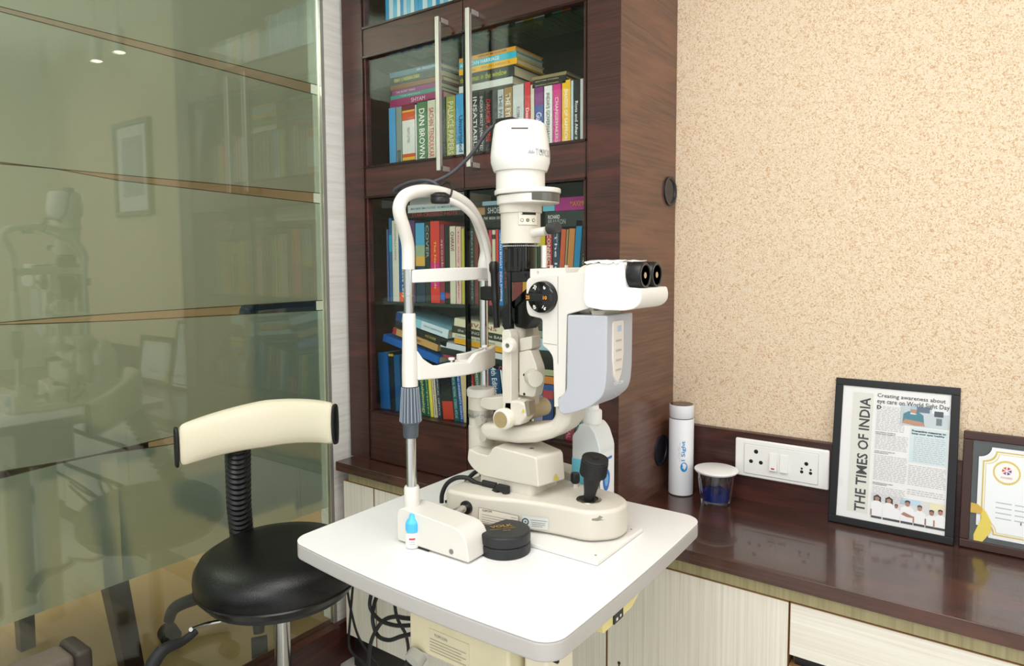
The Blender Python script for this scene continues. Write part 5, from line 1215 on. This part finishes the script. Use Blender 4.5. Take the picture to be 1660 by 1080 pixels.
# ================================================================== THINGS ON THE WORKTOP
def flask():
    x, y, r = -.660, 1.650, .0315
    t = thing('flask', 'white insulated flask with blue lettering on the worktop beside the bookcase', 'flask', (x, y, ZC)); A = Matrix.Translation((x, y, ZC))
    H_ = zat(x, y, 655)-ZC; hs = zat(x, y, 677)-ZC
    b = B().lathe([(r*.86, .0003), (r, .003), (r, hs-.002), (r*.96, hs)], 48, A).done('body', mat('satin_white_coat', '#eceef2', .3), t)
    B().lathe([(r*.95, hs-.0005), (r*.95, hs+.0025)], 48, A).done('seal_ring', BLACK, t)
    ld = B().lathe([(r*.96, hs+.002), (r, hs+.004), (r, H_-.004), (r*.97, H_)], 48, A).done('lid', mat('satin_white_coat', '#eceef2'), t)
    B().lathe([(r*.93, H_-.0002), (r*.93, H_+.0008)], 48, A).done('lid_disc', mat('lid_dark_mirror', '#4a3c36', .08, .6), ld, smooth=False)
    BL = mat('logo_blue', '#1f8fd0', .5); rr = r+.0004
    ac = math.atan2(CAM.y-y, CAM.x-x)+.22
    def wrap(name, s_, z0, L, h, a_off, m, bold=.02):
        me = text_mesh(s_, bold); xs = [v.co.x for v in me.vertices]; ys = [v.co.y for v in me.vertices]; x0, x1, y0, y1 = min(xs), max(xs), min(ys), max(ys)
        for v in me.vertices:                     # reads upward
            u = (v.co.x-x0)/(x1-x0)*L; w = (v.co.y-y0)/(y1-y0)*h; a = ac+a_off-w/rr
            v.co = Vector((x+rr*math.cos(a), y+rr*math.sin(a), z0+u))
        link(name, me, m, b)
    wrap('lettering', 'I Sight', ZC+.094, .052, .0125, .18, BL)
    wrap('small_lettering', 'EYE CARE CENTRE', ZC+.092, .050, .0022, -.28, mat('grey_blue_print', '#9ab0c4', .6), .0)
    wrap('small_lettering', 'www.isight', ZC+.100, .030, .0022, -.40, mat('grey_blue_print', '#9ab0c4'), .0)
    m = B(); ring = [m.bm.verts.new((x+rr*math.cos(ac+.02+.0092*math.cos(k*PI/12)/rr), y+rr*math.sin(ac+.02+.0092*math.cos(k*PI/12)/rr), ZC+.078+.0125*math.sin(k*PI/12))) for k in range(24)]
    m.bm.faces.new(ring); m.done('emblem', BL, b, smooth=False)
    m = B(); r2 = rr+.0004
    def q(u, w): return m.bm.verts.new((x+r2*math.cos(ac+.02-u/r2), y+r2*math.sin(ac+.02-u/r2), ZC+.078+w))
    m.bm.faces.new([q(-.005, -.003), q(.005, -.003), q(.003, .0), q(.0015, .0), q(.0015, .004), q(.004, .0075), q(-.004, .0075), q(-.0015, .004), q(-.0015, 0), q(-.003, 0)])
    m.done('emblem_figure', WPRINT, b, smooth=False)
flask()
def tumbler():
    x, y = -.558, 1.625
    t = thing('glass_tumbler', 'cut glass tumbler of blue water covered by a white lid on the worktop', 'glass', (x, y, ZC)); A = Matrix.Translation((x, y, ZC))
    H_ = zat(x, y, 765)-ZC
    g = bpy.data.materials.new('tumbler_glass'); g.use_nodes = True; p = g.node_tree.nodes['Principled BSDF']
    p.inputs['Transmission Weight'].default_value = 1; p.inputs['Roughness'].default_value = .02; p.inputs['Base Color'].default_value = (.95, .97, 1, 1); p.inputs['IOR'].default_value = 1.45
    b = B(); n = 48
    def rad(k, z):
        return (.0345+.010*(z/H_))*(1+(.035 if z < H_*.82 else 0)*math.cos(k*2*PI/n*12))
    zs = [.0005, .004, .012, H_*.4, H_*.8, H_*.86, H_]; rows = [[b.bm.verts.new((x+rad(k, z)*math.cos(2*PI*k/n), y+rad(k, z)*math.sin(2*PI*k/n), ZC+z)) for k in range(n)] for z in zs]
    inn = [[b.bm.verts.new((x+(.0345+.010*(z/H_)-.003)*math.cos(2*PI*k/n), y+(.0345+.010*(z/H_)-.003)*math.sin(2*PI*k/n), ZC+z)) for k in range(n)] for z in (H_, H_*.5, .012)]
    rows += inn
    for u, v in zip(rows, rows[1:]):
        for k in range(n): b.bm.faces.new((u[k], u[(k+1) % n], v[(k+1) % n], v[k]))
    b.bm.faces.new(rows[0][::-1]); b.bm.faces.new(rows[-1]); b.done('glass', g, t)
    bl = bpy.data.materials.new('blue_water'); bl.use_nodes = True; p = bl.node_tree.nodes['Principled BSDF']
    p.inputs['Transmission Weight'].default_value = .7; p.inputs['Roughness'].default_value = .05; p.inputs['Base Color'].default_value = hx('#1f55c8'); p.inputs['IOR'].default_value = 1.33
    B().lathe([(.0316, .0122), (.0350, H_*.42)], 48, A).done('blue_water', bl, t)
    B().lathe([(.040, H_+.0003), (.050, H_+.001), (.053, H_+.005), (.0525, H_+.0075), (.050, H_+.0085), (.0001, H_+.0095)], 56, A).done('lid', mat('lid_white', '#f4f4f2', .35), t)
tumbler()
def socket_panel():
    Y = YWALL-.02; x0, x1, z0, z1 = -.531, -.310, .7135, .809
    t = thing('socket_panel', 'white switch and socket panel on the dark backsplash left of the newspaper frame', 'socket', ((x0+x1)/2, Y, z0))
    SW = mat('switch_white', '#f1f0ec', .3)
    B().box(x0, x1, Y-.010, Y, z0, z1).done('back_plate', SW, t, bevel=.004)
    ip = B().box(x0+.024, x1-.024, Y-.0125, Y-.009, z0+.010, z1-.012).done('face_plate', SW, t, bevel=.001)
    B().box(x0+.023, x1-.023, Y-.0105, Y-.0095, z0+.009, z1-.011).done('plate_seam', mat('seam_grey', '#b9b8b2', .6), t, smooth=False)
    HB = mat('socket_hole', '#151310', .6); zc = (z0+z1)/2; yy = Y-.0128
    def hole(x, z, r, n=20): B().cyl((x, yy, z), (x, yy+.002, z), r, n=n).done('socket_hole', HB, ip)
    xa = x0+.053; hole(xa, zc+.020, .0052); hole(xa, zc+.0085, .0045) if False else None
    hole(xa-.012, zc-.006, .0048); hole(xa+.012, zc-.006, .0048)
    xb = x1-.050; hole(xb, zc+.009, .0046); hole(xb-.010, zc-.004, .0025); hole(xb+.010, zc-.004, .0025); hole(xb-.010, zc-.012, .0038); hole(xb+.010, zc-.012, .0038)
    for k, x in enumerate((x0+.086, x0+.111)):
        r = B().prism([(Y-.013, zc-.021), (Y-.019, zc-.021), (Y-.0145, zc+.022), (Y-.013, zc+.022)], x, x+.0185, 'X').done('rocker_switch', SW, t, bevel=.0008)
        if k == 0: B().box(x+.005, x+.013, Y-.0190, Y-.0168, zc-.0165, zc-.0135).done('indicator_lamp', mat('indicator_red', '#a01818', .3), r, smooth=False)
socket_panel()

class Leaning:
    """frame leaning on the wall: local u along the wall, v up the picture"""
    def __init__(s, x0, y0, z0, lean):
        s.o = Vector((x0, y0, z0)); s.u = Vector((1, 0, 0)); s.v = Vector((0, lean, 1)).normalized(); s.n = s.u.cross(s.v)   # towards the viewer
        s.M = Matrix((s.u, s.v, s.n)).transposed().to_4x4(); s.M.translation = s.o
    def px(s, x, y):
        r = ray(x, y); k = (s.o-CAM).dot(s.n)/r.dot(s.n); p = CAM+r*k-s.o; return p.dot(s.u), p.dot(s.v)
    def poly(s, pts, h): return [tuple(s.o+s.u*a+s.v*b+s.n*h) for a, b in pts]
def newspaper_frame():
    L = Leaning(-.305, 1.662, ZC+.001, .16)
    t = thing('picture_frame', 'black framed newspaper page leaning on the wall beside the switch panel', 'frame', (-.18, 1.66, ZC))
    W_, H_ = L.px(1549, 750)[0], L.px(1358, 612)[1]
    W_ = .246
    fw_ = .0165; b = B()
    b.box(0, W_, 0, fw_, -.012, .004, L.M).box(0, W_, H_-fw_, H_, -.012, .004, L.M).box(0, fw_, fw_, H_-fw_, -.012, .004, L.M).box(W_-fw_, W_, fw_, H_-fw_, -.012, .004, L.M)
    b.done('frame', mat('black_frame_lacquer', '#0d0d0e', .3), t, bevel=.0012)
    pg = B().box(fw_-.002, W_-fw_+.002, fw_-.002, H_-fw_+.002, -.010, 0, L.M).done('page', mat('newsprint_white', '#eceae8', .6), t, smooth=False)
    w, h = W_-2*fw_, H_-2*fw_
    def P(a, c): return fw_+a*w, fw_+c*h       # fractions of the page
    def quad(name, a0, a1, c0, c1, m, lift=.0004):
        (x0, y0), (x1, y1) = P(a0, c0), P(a1, c1); return B().poly(L.poly([(x0, y0), (x1, y0), (x1, y1), (x0, y1)], lift)).done(name, m, pg, smooth=False)
    def T(name, s_, a0, c0, wa, hc, m, bold=.0, up=False, lift=.0009):
        x, y = P(a0, c0); o = L.o+L.u*x+L.v*y
        if up: return text(name, s_, o, L.v, -L.u, wa*h, hc*w, m, pg, bold=bold, lift=lift)
        return text(name, s_, o, L.u, L.v, wa*w, hc*h, m, pg, bold=bold, lift=lift)
    NP = mat('headline_black', '#262626', .7); NG = mat('newsprint_grey', '#bdbdbd', .8)
    quad('masthead_strip', .10, .30, .05, .955, mat('newsprint_cream', '#dedcd2', .7))
    T('masthead', 'THE TIMES OF INDIA', .275, .06, .86, .105, NP, .018, up=True)
    T('headline', 'Creating awareness about', .335, .925, .62, .038, NP, .008)
    T('headline', 'eye care on World Sight Day', .335, .878, .655, .044, NP, .008)
    T('drop_capital', 'D', .335, .845, .045, .028, NP, .05)
    def lines(a0, a1, c0, c1, n, seed):
        random.seed(seed); b = B(); g = (c1-c0)/n
        for i in range(n):
            a = a0; c = c0+g*i
            while a < a1-.01:
                l = random.uniform(.015, .05); e = min(a+l, a1); (x0, y0), (x1, y1) = P(a, c+g*.25), P(e, c+g*.68); b.poly(L.poly([(x0, y0), (x1, y0), (x1, y1), (x0, y1)], .0005)); a = e+.009
        b.done('body_text', NG, pg, smooth=False)
    lines(.39, .60, .845, .872, 3, 1); lines(.335, .60, .685, .845, 13, 2); lines(.335, .64, .545, .66, 10, 3); lines(.335, .64, .315, .505, 15, 4); lines(.335, .64, .165, .27, 9, 5)
    for c, s_ in ((.668, 'ENDORSING CAUSES IN'), (.656, 'CREATING CLARITY'), (.525, 'OVER CONVICTION OF'), (.513, 'KNOWLEDGE FOR'), (.290, 'PROFESSIONALS HELP'), (.279, 'CONCERNS')): T('subheading', s_, .335, c, .19 if len(s_) > 14 else .13, .008, NP, .01)
    quad('blue_box', .655, .985, .48, .735, mat('pale_blue_box', '#cfe0e4', .7))
    T('box_heading', 'Preventive measures to', .67, .705, .30, .016, NP, .04); T('box_heading', 'keep your eyes healthy', .67, .684, .29, .016, NP, .04)
    lines(.69, .97, .49, .675, 13, 6); lines(.655, .985, .315, .465, 12, 7); lines(.655, .985, .245, .29, 3, 8)
    # photo of the surgeon
    ph = quad('printed_photo', .555, .995, .745, .90, mat('photo_pale_grey', '#c3cdd0', .5))
    def shape(name, pts, col_, lift): return B().poly(L.poly([P(a, c) for a, c in pts], lift)).done(name, mat('print_'+col_.strip('#'), col_, .6), ph, smooth=False)
    def disc(name, a, c, ra, rc, col_, lift): return shape(name, [(a+ra*math.cos(k*PI/9), c+rc*math.sin(k*PI/9)) for k in range(18)], col_, lift)
    shape('room', [(.70, .85), (.82, .85), (.82, .89), (.70, .89)], '#5d6f86', .0006); shape('room', [(.86, .83), (.94, .83), (.94, .87), (.86, .87)], '#3f474e', .0006); shape('room', [(.88, .77), (.93, .77), (.93, .82), (.88, .82)], '#6d7a80', .0006); shape('room', [(.84, .85), (.99, .85), (.99, .897), (.84, .897)], '#e4e8e8', .00055)
    shape('scrubs', [(.58, .765), (.585, .83), (.63, .852), (.72, .852), (.765, .83), (.775, .765)], '#3f7f8e', .0007)
    disc('face', .675, .862, .030, .026, '#b98a70', .0008); shape('cap', [(.644, .868), (.648, .89), (.675, .898), (.702, .89), (.706, .868)], '#a9c4cc', .0009)
    shape('arms', [(.575, .762), (.60, .792), (.76, .782), (.785, .755), (.70, .75)], '#b98a70', .0009); shape('mask', [(.645, .842), (.705, .838), (.700, .832), (.65, .832)], '#e6e8e8', .0009)
    # group photograph
    ph = quad('printed_photo', .325, .995, .03, .215, mat('photo_warm_white', '#dcd9d6', .5)); shape('banner', [(.60, .17), (.78, .17), (.78, .213), (.60, .213)], '#bcd8e6', .0005); shape('banner', [(.86, .16), (.99, .16), (.99, .212), (.86, .212)], '#e9dfb8', .0005)
    SK = ('#a9785e', '#b58468', '#9c6d54'); random.seed(9)
    for k, (a, c, s_) in enumerate(((.385, .18, 1), (.495, .178, 1), (.565, .145, .75), (.665, .178, 1.1), (.775, .160, 1), (.880, .142, 1), (.955, .155, .95))):
        sk = SK[k % 3]; lady = k in (0, 1, 2); l = .0006+.0001*k
        if lady and k < 2: shape('hair', [(a-.032*s_, c-.03), (a-.034*s_, c+.012), (a, c+.028), (a+.036*s_, c+.012), (a+.040*s_, c-.035)], '#1f1714', l)
        shape('shirt', [(a-.052*s_, .045), (a-.055*s_, c-.035), (a-.02*s_, c-.018), (a+.02*s_, c-.018), (a+.055*s_, c-.035), (a+.052*s_, .045)], '#efeeee', l+.00002)
        disc('face', a, c, .021*s_, .019*s_, sk, l+.00005)
        shape('hair', [(a-.022*s_, c+.004), (a-.020*s_, c+.018*s_), (a, c+.024*s_), (a+.020*s_, c+.018*s_), (a+.022*s_, c+.004), (a, c+.013*s_)], '#1f1714', l+.00007)
        if k in (3,): shape('arms', [(a-.055, .095), (a-.03, .115), (a+.05, .095), (a+.055, .082), (a, .082)], sk, l+.00007)
        if k in (4, 5, 6, 0): shape('arm', [(a-.058, .05), (a-.058, .095), (a-.045, .095), (a-.043, .05)], sk, l+.00007)
        shape('trousers', [(a-.048*s_, .032), (a-.05*s_, .048), (a+.05*s_, .048), (a+.048*s_, .032)], '#26272c', l+.00004)
    B().box(fw_-.001, W_-fw_+.001, fw_-.001, H_-fw_+.001, .0016, .0022, L.M).done('glazing', glassy('frame_glass', '#ffffff', .0), t, smooth=False)
newspaper_frame()
def certificate_frame():
    L = Leaning(-.050, 1.668, ZC+.001, .14)
    t = thing('picture_frame', 'brown wooden frame with gold and white certificate at the far right of the worktop', 'frame', (.1, 1.66, ZC))
    W_, H_ = .335, .243; f = .0175; b = B()
    b.box(0, W_, 0, f, -.014, .005, L.M).box(0, W_, H_-f, H_, -.014, .005, L.M).box(0, f, f, H_-f, -.014, .005, L.M).box(W_-f, W_, f, H_-f, -.014, .005, L.M)
    b.done('frame', mat('brown_frame_wood', '#3c211a', .35), t, bevel=.002)
    bk = B().box(f-.002, W_-f+.002, f-.002, H_-f+.002, -.012, 0, L.M).done('certificate', mat('green_black_marble', '#39423f', .4, var=.35, vscale=60), t, smooth=False)
    def shp(name, pts, c_, lift): return B().poly(L.poly(pts, lift)).done(name, mat('cert_'+c_.strip('#'), c_, .5), bk, smooth=False)
    x0, x1, y0, y1 = f+.012, W_-f-.012, f+.012, H_-f-.012
    def notch(d, r):
        X0_, X1_, Y0_, Y1_ = x0+d, x1-d, y0+d, y1-d; out = []
        for (cx_, cy_, a0_) in ((X0_, Y1_, -90), (X1_, Y1_, 180), (X1_, Y0_, 90), (X0_, Y0_, 0)):
            seg = [(cx_+r*math.cos(math.radians(a0_+k*15)), cy_+r*math.sin(math.radians(a0_+k*15))) for k in range(7)]
            out += seg[::1] if True else seg
        return out
    shp('sheet_outline', notch(-.003, .022), '#1d2430', .0004); shp('sheet', notch(-.0012, .022), '#eceeee', .0007)
    shp('gold_line', notch(.006, .022), '#d6b93a', .001); shp('sheet_inner', notch(.0085, .022), '#eceeee', .0013)
    shp('gold_line', notch(.011, .022), '#e3cd6e', .0016); shp('sheet_inner', notch(.0122, .022), '#f1f3f3', .0019)
    sx, sy = L.px(1632, 767); rg = []
    for k in range(72):
        a = 2*PI*k/72; r = .0245*(1+.035*(1 if k % 2 else -1)); rg.append((sx+r*.95*math.cos(a), sy+r*math.sin(a)))
    shp('seal', rg, '#dcc052', .0022); shp('seal_disc', [(sx+.0205*math.cos(k*PI/20), sy+.0205*math.sin(k*PI/20)) for k in range(40)], '#f3f1ea', .0025)
    for k in range(6):
        a = k*PI/3; shp('seal_emblem', [(sx+.0015*math.cos(a), sy+.004+.0015*math.sin(a)), (sx+.0085*math.cos(a-.4), sy+.004+.0085*math.sin(a-.4)), (sx+.0085*math.cos(a+.35), sy+.004+.0085*math.sin(a+.35))], ('#7c2d86', '#c22a58', '#e0672c', '#d6302e', '#93308c', '#4a2f86')[k], .0028)
    text('seal_text', 'AWARD', L.o+L.u*(sx-.010)+L.v*(sy-.012)+L.n*.0029, L.u, L.v, .020, .004, mat('cert_pink', '#d7a0b4', .5), bk)
    for k in range(4):
        y = L.px(1632, 818)[1]-.0105*k; xa = L.px(1614, 820)[0]
        for j in range(5): shp('certificate_text', [(xa+.032*j, y), (xa+.027+.032*j, y), (xa+.027+.032*j, y+.0022), (xa+.032*j, y+.0022)], '#b9bcc6', .0022)
    text('certificate_title', 'I  SIGHT EYE CARE', L.o+L.u*L.px(1654, 852)[0]+L.v*(L.px(1654, 852)[1])+L.n*.0022, L.u, L.v, .12, .006, PRINTK, bk)
    rb = [L.px(*p) for p in ((1573, 814), (1585, 817), (1598, 829), (1607, 846), (1606, 862), (1598, 872), (1592, 884), (1578, 880), (1578, 866), (1586, 850), (1592, 838), (1588, 831), (1573, 830))]
    rb2 = [(max(f+.0005, a), max(f+.0005, c)) for a, c in rb]
    shp('yellow_ribbon', rb2, '#e6cf4a', .0031); shp('ribbon_fold', [(max(f+.0005, a), c) for a, c in [L.px(*p) for p in ((1573, 814), (1585, 817), (1593, 824), (1591, 833), (1573, 830))]], '#d1a928', .0033)
    B().box(f-.001, W_-f+.001, f-.001, H_-f+.001, .0034, .0040, L.M).done('glazing', glassy('frame_glass2', '#ffffff', .0), t, smooth=False)
certificate_frame()

# ================================================================== CABLES UNDER THE TABLE
def cable(label, pts, r, Y=None):
    P = [tuple(onY(x, y, Yq)) for x, y, Yq in pts]; P = [(a, b_, max(c, r)) for a, b_, c in P]
    tag(B().tube(P, r, 12).done('power_cable', RUBBER, None), label, 'cable', 'black cables hanging under the table')
cable('thick black power cable plugged into the left side of the control box under the table', [(664, 1003, .87), (654, 1002, .88), (640, 1000, .90), (622, 1006, .93), (608, 1025, .95), (600, 1048, .97), (597, 1085, 1.0)], .0042)
cable('black cable coiled in wide loops left of the control box', [(668, 1028, .90), (650, 1032, .91), (630, 1038, .93), (612, 1030, .95), (604, 1005, .96), (608, 975, .96), (618, 955, .95)], .0042)
cable('second black coil inside the wide loops under the table left side', [(665, 1014, .90), (640, 1014, .91), (615, 1005, .93), (600, 985, .95), (602, 962, .95), (606, 950, .95)], .0040)
cable('thin black cable dropping behind the control box to the floor', [(641, 955, .95), (640, 980, .95), (645, 1005, .96), (658, 1030, .97), (662, 1060, .98), (655, 1085, 1.0)], .0034)
cable('thin black cable crossing in front of the cream cabinet beside the stool seat', [(572, 950, 1.22), (568, 1000, 1.22), (566, 1050, 1.22), (585, 1072, 1.2), (602, 1090, 1.15)], .0036)
cable('second thin cable crossing the first beside the stool seat', [(562, 950, 1.24), (568, 985, 1.24), (580, 1030, 1.24), (600, 1064, 1.2), (620, 1090, 1.15)], .0034)

# ================================================================== SEEN ONLY AS REFLECTIONS IN THE PARTITION
t = thing('picture_frame', 'grey framed drawing on the beige wall, seen mirrored in the glass partition', 'frame', (.30, YWALL, 1.74))
b = B()
for a, c, d, e in ((.12, .49, 1.50, 1.525), (.12, .49, 1.955, 1.98), (.12, .145, 1.525, 1.955), (.465, .49, 1.525, 1.955)): b.box(a, c, YWALL-.025, YWALL-.001, d, e)
b.done('frame', mat('grey_wood_frame', '#8a8674', .5), t, bevel=.003)
B().box(.145, .465, YWALL-.012, YWALL-.002, 1.525, 1.955).done('mount', mat('mount_white', '#e9e9e6', .6), t, smooth=False)
B().box(.20, .41, YWALL-.0135, YWALL-.011, 1.60, 1.90).done('drawing', mat('drawing_grey', '#a9b4b8', .6, var=.4, vscale=22), t, smooth=False)
for x, nme in ((-.27, 'left'), (-.06, 'right')):
    t = thing('pendant_lamp', 'small white pendant lamp mirrored in the glass partition, %s of the pair' % nme, 'lamp', (x, 1.4, 2.14), 'pendant lamps in front of the beige wall')
    B().cyl((x, 1.4, 2.2), (x, 1.4, ZCEIL), .004).done('cord', WHITE, t)
    B().lathe([(.024, 2.142), (.024, 2.235), (.010, 2.245)], 28, Matrix.Translation((x, 1.4, 0))).done('shade', WHITE, t)
    B().lathe([(.021, 2.1405), (.021, 2.1425)], 28, Matrix.Translation((x, 1.4, 0))).done('bulb', mat('lit_bulb', (1, .93, .75, 1), emit=14), t)
